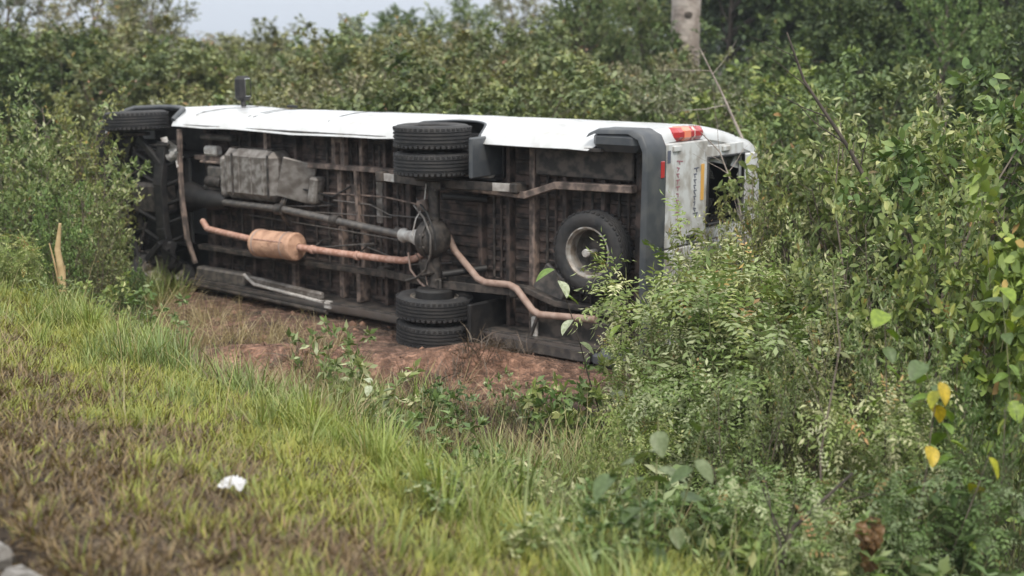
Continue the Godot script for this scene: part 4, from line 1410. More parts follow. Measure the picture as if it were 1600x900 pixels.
# ------------------------------------------------------------------ the scene
func planting() -> void:
	rng.seed = 4242
	# kind, x, z, height, width, tint, name, label, category, group
	var table := [
		["thicket", -4.83, -17.57, 1.75, 1.2, 1, "thicket_bush", "deep green full bush in first thicket row behind the raised front wheel", "shrub", "bushes of the thicket behind the van"],
		["dark", -4.4, -17.95, 1.78, 1.2, 0, "dark_bush", "dark green bush in first thicket row just left of the door mirror", "shrub", "bushes of the thicket behind the van"],
		["mottled", -3.88, -17.83, 1.92, 1.2, 3, "olive_bush", "russet brown-flecked bush in first thicket row straight behind the door mirror", "shrub", "bushes of the thicket behind the van"],
		["grey", -3.01, -16.26, 2.06, 1.2, 0, "grey_bush", "grey-green bush in first thicket row right of the door mirror", "shrub", "bushes of the thicket behind the van"],
		["mottled", -2.74, -18.28, 2.03, 1.2, 0, "olive_bush", "brown-flecked bush in first thicket row right of the door mirror", "shrub", "bushes of the thicket behind the van"],
		["grey", -2.09, -18.18, 2.17, 1.2, 3, "grey_bush", "russet grey-green bush in first thicket row left of the upper rear wheels", "shrub", "bushes of the thicket behind the van"],
		["mottled", -1.38, -17.23, 2.24, 1.2, 0, "olive_bush", "brown-flecked bush in first thicket row behind the upper rear wheels", "shrub", "bushes of the thicket behind the van"],
		["thicket", -0.87, -17.4, 1.96, 1.2, 1, "thicket_bush", "deep green full bush in first thicket row behind the upper rear wheels", "shrub", "bushes of the thicket behind the van"],
		["thicket", -0.24, -16.23, 2.31, 1.2, 0, "thicket_bush", "full bush in first thicket row right of the upper rear wheels", "shrub", "bushes of the thicket behind the van"],
		["thicket", 0.38, -16.81, 1.84, 1.2, 2, "thicket_bush", "yellowish full bush in first thicket row above the white rear side panel", "shrub", "bushes of the thicket behind the van"],
		["mottled", 0.94, -17.88, 2.11, 1.2, 0, "olive_bush", "brown-flecked bush in first thicket row above the white rear side panel", "shrub", "bushes of the thicket behind the van"],
		["thicket", 1.57, -17.95, 1.98, 1.2, 1, "thicket_bush", "deep green full bush in first thicket row behind the grey bumper corner", "shrub", "bushes of the thicket behind the van"],
		["grey", 2.15, -17.56, 1.97, 1.2, 0, "grey_bush", "grey-green bush in first thicket row left of the pale trunk", "shrub", "bushes of the thicket behind the van"],
		["thicket", 2.51, -16.2, 1.84, 1.2, 1, "thicket_bush", "deep green full bush in first thicket row right of the pale trunk", "shrub", "bushes of the thicket behind the van"],
		["ovate", 3.17, -16.66, 2.14, 1.2, 2, "shrub", "yellowish oval-leaved shrub in first thicket row beyond the van roof", "shrub", "bushes of the thicket behind the van"],
		["mottled", -7.62, -23.45, 2.56, 1.25, 1, "olive_bush", "deep green brown-flecked bush in second thicket row left of the van front", "shrub", "bushes of the thicket behind the van"],
		["thicket", -6.25, -21.37, 2.42, 1.25, 3, "thicket_bush", "russet full bush in second thicket row behind the raised front wheel", "shrub", "bushes of the thicket behind the van"],
		["thicket", -5.53, -22.12, 2.29, 1.25, 0, "thicket_bush", "full bush in second thicket row just left of the door mirror", "shrub", "bushes of the thicket behind the van"],
		["mottled", -4.43, -21.11, 2.13, 1.25, 5, "olive_bush", "pale brown-flecked bush in second thicket row straight behind the door mirror", "shrub", "bushes of the thicket behind the van"],
		["thicket", -3.89, -22.57, 2.13, 1.25, 2, "thicket_bush", "yellowish full bush in second thicket row right of the door mirror", "shrub", "bushes of the thicket behind the van"],
		["grey", -3.13, -23.18, 2.3, 1.25, 0, "grey_bush", "grey-green bush in second thicket row left of the upper rear wheels", "shrub", "bushes of the thicket behind the van"],
		["thicket", -2.16, -21.58, 2.52, 1.25, 0, "thicket_bush", "full bush in second thicket row left of the upper rear wheels", "shrub", "bushes of the thicket behind the van"],
		["mottled", -1.41, -20.94, 2.42, 1.25, 3, "olive_bush", "russet brown-flecked bush in second thicket row behind the upper rear wheels", "shrub", "bushes of the thicket behind the van"],
		["grey", -0.7, -21.4, 2.25, 1.25, 0, "grey_bush", "grey-green bush in second thicket row right of the upper rear wheels", "shrub", "bushes of the thicket behind the van"],
		["mottled", 0.0, -20.51, 2.17, 1.25, 5, "olive_bush", "pale brown-flecked bush in second thicket row right of the upper rear wheels", "shrub", "bushes of the thicket behind the van"],
		["thicket", 0.75, -21.51, 2.32, 1.25, 0, "thicket_bush", "full bush in second thicket row above the white rear side panel", "shrub", "bushes of the thicket behind the van"],
		["thicket", 1.61, -22.96, 2.02, 1.25, 1, "thicket_bush", "deep green full bush in second thicket row behind the grey bumper corner", "shrub", "bushes of the thicket behind the van"],
		["grey", 2.25, -21.45, 1.93, 1.25, 3, "grey_bush", "russet grey-green bush in second thicket row left of the pale trunk", "shrub", "bushes of the thicket behind the van"],
		["thicket", 3.22, -22.61, 1.73, 1.25, 5, "thicket_bush", "pale full bush in second thicket row right of the pale trunk", "shrub", "bushes of the thicket behind the van"],
		["thicket", 4.22, -23.43, 2.18, 1.25, 1, "thicket_bush", "deep green full bush in second thicket row beyond the van roof", "shrub", "bushes of the thicket behind the van"],
		["dark", 5.0, -22.75, 1.91, 1.25, 2, "dark_bush", "yellowish dark green bush in second thicket row behind the leaning dead branch", "shrub", "bushes of the thicket behind the van"],
		["thicket", 5.34, -20.55, 2.05, 1.25, 1, "thicket_bush", "deep green full bush in second thicket row behind the leaning dead branch", "shrub", "bushes of the thicket behind the van"],
		["grey", -10.85, -27.83, 2.86, 1.2, 3, "grey_bush", "russet grey-green bush in third thicket row at the far left edge", "shrub", "bushes of the thicket behind the van"],
		["grey", -10.18, -28.89, 2.97, 1.2, 5, "grey_bush", "pale grey-green bush in third thicket row left of the van front", "shrub", "bushes of the thicket behind the van"],
		["mottled", -8.27, -26.05, 2.89, 1.2, 3, "olive_bush", "russet brown-flecked bush in third thicket row left of the van front", "shrub", "bushes of the thicket behind the van"],
		["thicket", -7.28, -26.23, 2.68, 1.2, 2, "thicket_bush", "yellowish full bush in third thicket row behind the raised front wheel", "shrub", "bushes of the thicket behind the van"],
		["thicket", -6.32, -26.9, 2.41, 1.2, 5, "thicket_bush", "pale full bush in third thicket row just left of the door mirror", "shrub", "bushes of the thicket behind the van"],
		["mottled", -6.0, -30.78, 2.08, 1.2, 0, "olive_bush", "brown-flecked bush in third thicket row straight behind the door mirror", "shrub", "bushes of the thicket behind the van"],
		["thicket", -4.18, -26.98, 2.24, 1.2, 1, "thicket_bush", "deep green full bush in third thicket row right of the door mirror", "shrub", "bushes of the thicket behind the van"],
		["grey", -3.42, -29.78, 2.22, 1.2, 0, "grey_bush", "grey-green bush in third thicket row left of the upper rear wheels", "shrub", "bushes of the thicket behind the van"],
		["mottled", -2.3, -30.65, 2.46, 1.2, 5, "olive_bush", "pale brown-flecked bush in third thicket row behind the upper rear wheels", "shrub", "bushes of the thicket behind the van"],
		["grey", -1.23, -30.71, 2.49, 1.2, 3, "grey_bush", "russet grey-green bush in third thicket row behind the upper rear wheels", "shrub", "bushes of the thicket behind the van"],
		["mottled", 0.0, -27.72, 2.5, 1.2, 0, "olive_bush", "brown-flecked bush in third thicket row right of the upper rear wheels", "shrub", "bushes of the thicket behind the van"],
		["thicket", 1.11, -27.77, 2.56, 1.2, 5, "thicket_bush", "pale full bush in third thicket row above the white rear side panel", "shrub", "bushes of the thicket behind the van"],
		["thicket", 2.29, -28.62, 2.74, 1.2, 0, "thicket_bush", "full bush in third thicket row behind the grey bumper corner", "shrub", "bushes of the thicket behind the van"],
		["airy_tree", -15.88, -40.2, 3.45, 1.25, 5, "airy_tree", "pale thin greyish tree on the skyline at the far left edge", "tree", "trees of the thicket behind the van"],
		["airy_tree", -12.2, -34.86, 3.38, 1.25, 3, "airy_tree", "russet thin greyish tree on the skyline left of the van front", "tree", "trees of the thicket behind the van"],
		["airy_tree", -12.2, -39.99, 3.35, 1.25, 5, "airy_tree", "pale thin greyish tree on the skyline behind the raised front wheel", "tree", "trees of the thicket behind the van"],
		["grey", -10.86, -40.38, 2.61, 1.5, 5, "grey_bush", "pale grey-green bush on the skyline behind the raised front wheel", "shrub", "bushes of the thicket behind the van"],
		["thicket", -9.4, -40.88, 2.41, 1.5, 5, "thicket_bush", "pale full bush on the skyline just left of the door mirror", "shrub", "bushes of the thicket behind the van"],
		["mottled", -6.77, -34.29, 2.27, 1.5, 5, "olive_bush", "pale brown-flecked bush on the skyline straight behind the door mirror", "shrub", "bushes of the thicket behind the van"],
		["grey", -6.96, -41.57, 2.35, 1.5, 0, "grey_bush", "grey-green bush on the skyline right of the door mirror", "shrub", "bushes of the thicket behind the van"],
		["thicket", -4.86, -34.73, 2.42, 1.5, 3, "thicket_bush", "russet full bush on the skyline left of the upper rear wheels", "shrub", "bushes of the thicket behind the van"],
		["tree", -4.13, -36.73, 2.92, 1.25, 1, "leafy_tree", "deep green green tree on the skyline left of the upper rear wheels", "tree", "trees of the thicket behind the van"],
		["tree", -3.11, -38.89, 3.27, 1.25, 4, "leafy_tree", "dull green tree on the skyline behind the upper rear wheels", "tree", "trees of the thicket behind the van"],
		["tree", -1.96, -41.34, 3.51, 1.25, 0, "leafy_tree", "green tree on the skyline behind the upper rear wheels", "tree", "trees of the thicket behind the van"],
		["airy_tree", -0.55, -36.72, 3.24, 1.25, 0, "airy_tree", "thin greyish tree on the skyline right of the upper rear wheels", "tree", "trees of the thicket behind the van"],
		["airy_tree", 0.93, -41.39, 3.25, 1.25, 5, "airy_tree", "pale thin greyish tree on the skyline above the white rear side panel", "tree", "trees of the thicket behind the van"],
		["tree", 2.01, -38.36, 3.47, 1.25, 5, "leafy_tree", "pale green tree on the skyline above the white rear side panel", "tree", "trees of the thicket behind the van"],
		["tree", 3.01, -36.5, 3.84, 1.25, 0, "leafy_tree", "green tree on the skyline behind the grey bumper corner", "tree", "trees of the thicket behind the van"],
		["dead", -3.91, -17.2, 2.31, 1.3, 3, "dead_shrub", "russet dead brown brush in first thicket row just left of the door mirror", "shrub", "bushes of the thicket behind the van"],
		["dead", -8.64, -27, 3.1, 1.3, 3, "dead_shrub", "russet dead brown brush in third thicket row left of the van front", "shrub", "bushes of the thicket behind the van"],
		["dead", -1.3, -26, 2.45, 1.3, 3, "dead_shrub", "russet dead brown brush in third thicket row behind the upper rear wheels", "shrub", "bushes of the thicket behind the van"],
		["dead", -3.36, -21, 2.39, 1.3, 3, "dead_shrub", "russet dead brown brush in second thicket row right of the door mirror", "shrub", "bushes of the thicket behind the van"],
		["dark", -8.16, -24, 2.93, 1.3, 2, "dark_bush", "yellowish dark green bush in third thicket row left of the van front", "shrub", "bushes of the thicket behind the van"],
		["dark_tree", -8.36, -22, 2.95, 1.3, 2, "dark_tree", "yellowish dark leafy tree in second thicket row at the far left edge", "tree", "trees of the thicket behind the van"],
		["airy_tree", -9.65, -33, 3.31, 1.3, 3, "airy_tree", "russet thin greyish tree on the skyline behind the raised front wheel", "tree", "trees of the thicket behind the van"],
		["grey", 2.98, -22.5, 1.66, 1.3, 1, "grey_bush", "deep green grey-green bush in second thicket row right of the pale trunk", "shrub", "bushes of the thicket behind the van"],
		["dead", 0.44, -22, 2.32, 1.3, 3, "dead_shrub", "russet dead brown brush in second thicket row above the white rear side panel", "shrub", "bushes of the thicket behind the van"],
		["dark", -1.61, -17, 2.24, 1.3, 2, "dark_bush", "yellowish dark green bush in first thicket row behind the upper rear wheels", "shrub", "bushes of the thicket behind the van"],
		["airy_tree", -12.17, -31, 4.04, 1.3, 0, "airy_tree", "thin greyish tree in third thicket row at the far left edge", "tree", "trees of the thicket behind the van"],
		["airy_tree", -10.51, -29, 3.65, 1.3, 4, "airy_tree", "dull thin greyish tree in third thicket row left of the van front", "tree", "trees of the thicket behind the van"],
		["airy_tree", -9.98, -30, 4.01, 1.3, 2, "airy_tree", "yellowish thin greyish tree in third thicket row left of the van front", "tree", "trees of the thicket behind the van"],
		["airy_tree", -9.3, -31, 3.66, 1.3, 0, "airy_tree", "thin greyish tree in third thicket row behind the raised front wheel", "tree", "trees of the thicket behind the van"],
		["airy_tree", -9.16, -33, 3.31, 1.3, 1, "airy_tree", "deep green thin greyish tree on the skyline behind the raised front wheel", "tree", "trees of the thicket behind the van"],
		["tree", 1.76, -27, 3.51, 0.8, 0, "leafy_tree", "green tree over the shrubs behind the grey bumper corner", "tree", "tall trees behind the shrubs on the right"],
		["tree", 3.15, -30, 5.47, 0.9, 5, "leafy_tree", "pale green tree over the shrubs left of the pale trunk", "tree", "tall trees behind the shrubs on the right"],
		["dark_tree", 4.48, -28, 5.8, 0.9, 0, "dark_tree", "dark leafy tree over the shrubs right of the pale trunk", "tree", "tall trees behind the shrubs on the right"],
		["dark_tree", 6.2, -31, 6.82, 1.0, 4, "dark_tree", "dull dark leafy tree over the shrubs beyond the van roof", "tree", "tall trees behind the shrubs on the right"],
		["dark_tree", 7.1, -29, 5.93, 1.0, 0, "dark_tree", "dark leafy tree over the shrubs in line with the leaning dead branch", "tree", "tall trees behind the shrubs on the right"],
		["dark_tree", 7.96, -27, 6.06, 1.0, 2, "dark_tree", "yellowish dark leafy tree over the shrubs right of the leaning dead branch, right one", "tree", "tall trees behind the shrubs on the right"],
		["dark_tree", 9.86, -29, 6.49, 1.0, 1, "dark_tree", "deep green dark leafy tree over the shrubs towards the right edge", "tree", "tall trees behind the shrubs on the right"],
		["dark_tree", 10.14, -26, 6.3, 1.0, 2, "dark_tree", "yellowish dark leafy tree over the shrubs at the right edge, right one", "tree", "tall trees behind the shrubs on the right"],
		["tree", 12.9, -30, 6.93, 1.0, 4, "leafy_tree", "dull green tree over the shrubs at the right edge", "tree", "tall trees behind the shrubs on the right"],
		["dark_tree", 5.94, -22, 3.45, 0.9, 2, "dark_tree", "yellowish dark leafy tree over the shrubs right of the leaning dead branch, left one", "tree", "tall trees behind the shrubs on the right"],
		["tree", 6.6, -20, 3.52, 0.8, 1, "leafy_tree", "deep green green tree over the shrubs towards the right edge", "tree", "tall trees behind the shrubs on the right"],
		["dark_tree", 8.09, -21, 3.38, 0.9, 2, "dark_tree", "yellowish dark leafy tree over the shrubs at the right edge, left one", "tree", "tall trees behind the shrubs on the right"],
		["tree", 2.5, -50, 3.2, 1.2, 5, "leafy_tree", "pale green tree in the farthest line of trees above the white rear side panel", "tree", "farthest trees on the right"],
		["tree", 5.0, -54, 4.33, 1.3, 1, "leafy_tree", "deep green green tree in the farthest line of trees behind the grey bumper corner", "tree", "farthest trees on the right"],
		["dark_tree", 6.6, -48, 4.33, 1.3, 1, "dark_tree", "deep green dark leafy tree in the farthest line of trees right of the pale trunk", "tree", "farthest trees on the right"],
		["dark_tree", 9.49, -52, 5.25, 1.3, 4, "dark_tree", "dull dark leafy tree in the farthest line of trees beyond the van roof", "tree", "farthest trees on the right"],
		["dark_tree", 11.5, -50, 4.62, 1.3, 0, "dark_tree", "dark leafy tree in the farthest line of trees in line with the leaning dead branch", "tree", "farthest trees on the right"],
		["dark_tree", 14.85, -54, 5.31, 1.3, 4, "dark_tree", "dull dark leafy tree in the farthest line of trees right of the leaning dead branch", "tree", "farthest trees on the right"],
		["dark_tree", 15.68, -49, 4.77, 1.3, 0, "dark_tree", "dark leafy tree in the farthest line of trees right of the leaning dead branch", "tree", "farthest trees on the right"],
		["dark_tree", 18.98, -52, 5.14, 1.3, 1, "dark_tree", "deep green dark leafy tree in the farthest line of trees towards the right edge", "tree", "farthest trees on the right"],
		["dark_tree", 20.5, -50, 5.01, 1.3, 4, "dark_tree", "dull dark leafy tree in the farthest line of trees at the right edge", "tree", "farthest trees on the right"],
		["dark", 5.06, -24.98, 2.17, 1.4, 4, "dark_bush", "dull dark green bush in third thicket row beyond the van roof", "shrub", "bushes of the thicket behind the van"],
		["dark", 6.07, -24.77, 2.12, 1.4, 0, "dark_bush", "dark green bush in third thicket row behind the leaning dead branch", "shrub", "bushes of the thicket behind the van"],
		["dark", 7.08, -24.62, 2.27, 1.4, 4, "dark_bush", "dull dark green bush in third thicket row right of the leaning dead branch", "shrub", "bushes of the thicket behind the van"],
		["thicket", 8.28, -24.72, 2.2, 1.4, 4, "thicket_bush", "dull full bush in third thicket row towards the right edge", "shrub", "bushes of the thicket behind the van"],
		["dark", 9.7, -25.53, 2.33, 1.4, 0, "dark_bush", "dark green bush in third thicket row at the right edge", "shrub", "bushes of the thicket behind the van"],
		["dark", 10.92, -26.0, 2.33, 1.4, 4, "dark_bush", "dull dark green bush in third thicket row at the right edge", "shrub", "bushes of the thicket behind the van"],
		["fine", 2.89, -13.6, 1.97, 1.0, 2, "shrub", "yellowish small-leaved shrub rising behind the van roof corner", "shrub", "shrubs on the right of the van"],
		["ovate", 3.3, -13.2, 2.13, 1.0, 0, "shrub", "oval-leaved green shrub at the foot of the leaning dead branch", "shrub", "shrubs on the right of the van"],
		["thicket", 4.28, -14.5, 2.2, 1.0, 1, "thicket_bush", "deep green bush below the dark trees, second from the leaning branch", "shrub", "shrubs on the right of the van"],
		["thicket", 4.83, -14, 2.23, 1.0, 0, "thicket_bush", "mid green bush below the dark trees near the right edge", "shrub", "shrubs on the right of the van"],
		["dark", 5.33, -13.5, 2.29, 1.0, 2, "dark_bush", "dark bush below the trees in the right corner of the frame", "shrub", "shrubs on the right of the van"],
		["fine", 2.36, -10.2, 1.67, 0.8, 2, "shrub", "light green small-leaved shrub beside the broken rear window", "shrub", "shrubs on the right of the van"],
		["fine", 2.6, -10.2, 1.92, 0.9, 3, "shrub", "russet tinged shrub just right of the rear doors", "shrub", "shrubs on the right of the van"],
		["ovate", 2.6, -9.8, 2.09, 0.85, 5, "shrub", "pale oval-leaved shrub halfway along the right-hand thicket", "shrub", "shrubs on the right of the van"],
		["fine", 2.82, -9.4, 2.23, 0.9, 5, "shrub", "tall pale-tipped shrub right of the crossing dead branches", "shrub", "shrubs on the right of the van"],
		["fine", 3.1, -9.2, 2.38, 0.9, 2, "shrub", "tall yellow-green small-leaved shrub near the right edge", "shrub", "shrubs on the right of the van"],
		["ovate", 3.28, -8.8, 2.47, 0.9, 1, "shrub", "tall deep green oval-leaved shrub near the right edge", "shrub", "shrubs on the right of the van"],
		["fine", 3.53, -8.6, 2.54, 0.95, 2, "shrub", "tallest small-leaved shrub cut by the right edge", "shrub", "shrubs on the right of the van"],
		["dead", 1.84, -9.3, 1.4, 0.8, 0, "dead_shrub", "dead brown brush below the rear doors", "shrub", "shrubs on the right of the van"],
		["fine", 1.77, -9.2, 1.13, 0.7, 2, "shrub", "low yellow-green shrub under the rear doors", "shrub", "shrubs on the right of the van"],
		["fern", 1.15, -8.1, 1.33, 0.95, 5, "feathery_shrub", "feathery pale-tipped shrub in front of the spare wheel end of the van", "shrub", "shrubs on the right of the van"],
		["fern", 0.9, -7.7, 0.9, 0.7, 5, "feathery_shrub", "low feathery shrub at the lower edge of the rear underside", "shrub", "shrubs on the right of the van"],
		["fern", 1.44, -7.9, 1.23, 1.1, 2, "feathery_shrub", "feathery light green shrub below the white rear door", "shrub", "shrubs on the right of the van"],
		["fern", 1.5, -7.3, 1.28, 1.1, 0, "feathery_shrub", "feathery green shrub between the rear door and the dark twigs", "shrub", "shrubs on the right of the van"],
		["fine", 1.96, -8.0, 1.46, 0.8, 5, "shrub", "small-leaved green shrub in the middle of the right-hand thicket", "shrub", "shrubs on the right of the van"],
		["scrub", 2.17, -7.6, 1.57, 0.8, 1, "shrub", "olive shrub with bare dark twigs right of centre", "shrub", "shrubs on the right of the van"],
		["ovate", 2.37, -7.4, 1.71, 0.7, 5, "shrub", "oval-leaved shrub above the single bright leaf", "shrub", "shrubs on the right of the van"],
		["scrub", 1.84, -6.7, 1.22, 0.6, 5, "shrub", "pale twiggy shrub in the shade of the right-hand thicket", "shrub", "shrubs on the right of the van"],
		["fine", 1.53, -6.6, 1.07, 0.6, 3, "shrub", "warm green shrub above the dark forked stem", "shrub", "shrubs on the right of the van"],
		["ovate", 2.47, -6.9, 1.83, 0.7, 2, "shrub", "yellowish oval-leaved shrub near the right edge", "shrub", "shrubs on the right of the van"],
		["broad", 2.53, -6.4, 1.79, 0.62, 2, "shrub", "shrub with broad bright yellow-green leaves at the right edge", "shrub", "shrubs on the right of the van"],
		["fine", 2.05, -6.2, 1.32, 0.6, 0, "shrub", "small-leaved shrub behind the yellow leaves", "shrub", "shrubs on the right of the van"],
		["fern", 0.96, -6.6, 0.94, 0.85, 0, "feathery_shrub", "feathery shrub filling the hollow below the rear bumper", "shrub", "shrubs on the right of the van"],
		["fern", 0.68, -6.5, 0.7, 0.7, 2, "feathery_shrub", "low feathery shrub on the brink right of the red soil", "shrub", "shrubs on the right of the van"],
		["scrub", 1.18, -6.2, 1.04, 0.55, 1, "shrub", "deep green twiggy shrub left of the dark forked stem", "shrub", "shrubs on the right of the van"],
		["fern", 1.71, -5.8, 1.05, 0.7, 5, "feathery_shrub", "feathery green shrub below the yellow leaves", "shrub", "shrubs on the right of the van"],
		["fine", 2.16, -5.8, 1.25, 0.5, 1, "shrub", "small-leaved shrub in the lower right corner, upper one", "shrub", "shrubs on the right of the van"],
		["scrub", 2.07, -5.3, 1.04, 0.5, 4, "shrub", "dull twiggy shrub in the lower right corner", "shrub", "shrubs on the right of the van"],
		["fern", 1.74, -5.2, 0.92, 0.7, 4, "feathery_shrub", "dark feathery shrub in the lower right corner", "shrub", "shrubs on the right of the van"],
		["fine", 1.51, -9.0, 1.52, 0.5, 3, "shrub", "thin shrub with pale leaves across the lower rear door", "shrub", "shrubs on the right of the van"],
		["scrub", 1.76, -9.8, 1.65, 0.55, 2, "shrub", "twiggy shrub covering the right part of the broken rear window", "shrub", "shrubs on the right of the van"],
		["fine", 0.45, -5.6, 0.65, 0.6, 2, "shrub", "small yellow-green shrub in the grass at the bottom middle", "shrub", "shrubs on the right of the van"],
		["scrub", 0.21, -5.3, 0.3, 0.6, 0, "shrub", "low twiggy olive shrub in the grass at the bottom middle", "shrub", "shrubs on the right of the van"],
		["weed", 0.0, -5.6, 0.3, 1.4, 2, "weed", "yellowish weed in the verge grass below the red soil", "plant", "shrubs on the right of the van"],
		["weed", -0.21, -6.0, 0.31, 1.3, 0, "weed", "green weed in the verge grass below the dark stalks", "plant", "shrubs on the right of the van"],
		["weed", 0.38, -4.7, 0.33, 1.5, 1, "weed", "deep green weed at the bottom edge left of the broad-leaved plant", "plant", "shrubs on the right of the van"],
		["weed", 0.11, -4.6, 0.25, 1.5, 5, "weed", "pale weed at the bottom edge in the middle of the verge", "plant", "shrubs on the right of the van"],
		["weed", -0.28, -5.1, 0.25, 1.4, 0, "weed", "small green weed in the verge grass right of the white paper", "plant", "shrubs on the right of the van"],
		["weed", 0.84, -5.6, 0.84, 1.2, 0, "weed", "leafy weed in front of the hollow, right of the long grass", "plant", "shrubs on the right of the van"],
		["fern", 1.04, -5.5, 0.78, 0.8, 1, "feathery_shrub", "feathery green shrub low in front of the dark forked stem", "shrub", "shrubs on the right of the van"],
		["weed", 0.57, -5.2, 0.53, 1.3, 1, "weed", "leafy weed beside the broad-leaved plant at the bottom", "plant", "shrubs on the right of the van"],
		["fern", 1.33, -5.1, 0.81, 0.8, 0, "feathery_shrub", "feathery shrub at the bottom right of the dark forked stem", "shrub", "shrubs on the right of the van"],
		["weed", 1.08, -4.9, 0.59, 1.3, 2, "weed", "yellowish weed at the bottom below the dark forked stem", "plant", "shrubs on the right of the van"],
		["weed", 0.32, -5.4, 0.4, 1.3, 5, "weed", "leafy weed in the long grass at the bottom middle", "plant", "shrubs on the right of the van"],
		["weed", 0.19, -6.2, 0.56, 1.1, 5, "weed", "pale leafy weed on the brink below the red soil mound", "plant", "shrubs on the right of the van"],
		["weed", 1.86, -4.9, 0.81, 1.4, 4, "weed", "dark weed in the bottom right corner", "plant", "shrubs on the right of the van"],
		["weed", 1.41, -4.7, 0.65, 1.3, 0, "weed", "leafy weed at the bottom edge right of the forked stem", "plant", "shrubs on the right of the van"],
		["fine", -5.17, -12.6, 2.12, 1.0, 5, "shrub", "tall pale green shrub cut by the left edge", "shrub", "shrubs on the left in front of the van"],
		["fine", -4.58, -12.3, 2.12, 0.95, 0, "shrub", "tall small-leaved shrub above the dry stalk", "shrub", "shrubs on the left in front of the van"],
		["scrub", -4.62, -13.4, 2.16, 0.9, 2, "shrub", "yellow-olive twiggy shrub behind the left-hand shrubs", "shrub", "shrubs on the left in front of the van"],
		["fine", -4.05, -11.9, 1.74, 0.8, 5, "shrub", "pale-leaved shrub left of the raised front wheel", "shrub", "shrubs on the left in front of the van"],
		["ovate", -4.37, -11.2, 1.2, 0.7, 0, "shrub", "oval-leaved green shrub at the left edge", "shrub", "shrubs on the left in front of the van"],
		["fine", -3.94, -12.1, 1.35, 0.6, 2, "shrub", "yellow-green shrub beside the front bumper of the van", "shrub", "shrubs on the left in front of the van"],
		["ovate", -3.9, -10.9, 1.01, 0.6, 1, "shrub", "deep green oval-leaved shrub behind the dry stalk", "shrub", "shrubs on the left in front of the van"],
		["scrub", -3.77, -11.4, 1.04, 0.6, 0, "shrub", "low olive shrub between the dry stalk and the front bumper", "shrub", "shrubs on the left in front of the van"],
		["ovate", -3.47, -11.5, 0.63, 0.6, 4, "shrub", "dark low shrub at the torn front wheel arch", "shrub", "shrubs on the left in front of the van"],
		["fern", -3.98, -10.2, 0.56, 0.8, 2, "feathery_shrub", "feathery yellowish shrub low at the left edge", "shrub", "shrubs on the left in front of the van"],
		["weed", -3.48, -10.4, 0.52, 1.2, 2, "weed", "leafy weed right of the dry stalk", "plant", "shrubs on the left in front of the van"],
		["weed", -3.23, -10.6, 0.62, 1.2, 1, "weed", "dark green weed below the front bumper", "plant", "shrubs on the left in front of the van"],
		["weed", -3.63, -9.8, 0.3, 1.3, 0, "weed", "leafy weed left of the dry stalk foot", "plant", "shrubs on the left in front of the van"],
		["weed", -2.91, -10.3, 0.47, 1.0, 0, "weed", "weed at the corner where grass meets the red soil", "plant", "shrubs on the left in front of the van"],
		["weed", -0.95, -7.9, 0.76, 1.1, 5, "weed", "pale weed beside the whitish leaves in front of the lower rear wheels", "plant", "weeds in the ditch before the van"],
		["weed", -1.23, -8.8, 0.75, 0.9, 0, "weed", "dark weed in front of the side step", "plant", "weeds in the ditch before the van"],
		["weed", -0.6, -7.5, 0.63, 1.2, 1, "weed", "weed between the grass brink and the lower rear wheels", "plant", "weeds in the ditch before the van"],
		["weed", -0.41, -8.2, 0.49, 1.0, 4, "weed", "dark weed on the soil right below the lower rear wheels", "plant", "weeds in the ditch before the van"],
		["weed", 0.0, -8.4, 0.5, 0.8, 0, "weed", "weed on the soil under the step plate", "plant", "weeds in the ditch before the van"],
		["weed", 0.32, -8.0, 0.66, 1.0, 1, "weed", "weed under the right end of the step plate", "plant", "weeds in the ditch before the van"],
		["weed", 0.51, -7.9, 0.78, 0.9, 2, "weed", "bright weed in front of the lower rear corner of the underside", "plant", "weeds in the ditch before the van"],
		["weed", -0.14, -6.9, 0.5, 0.9, 1, "weed", "leafy weed at the front of the red soil mound", "plant", "weeds in the ditch before the van"],
		["weed", -1.35, -8.2, 0.32, 1.0, 3, "weed", "warm coloured weed at the edge of the red soil", "plant", "weeds in the ditch before the van"],
		["dead", -0.63, -7.9, 0.46, 0.5, 0, "dead_shrub", "dead brown stalks leaning beside the pale weed", "shrub", "weeds in the ditch before the van"],
	]
	for r in table:
		plant(r[0], r[1], r[2], r[3], r[4], r[5], r[6], r[7], r[8], r[9])

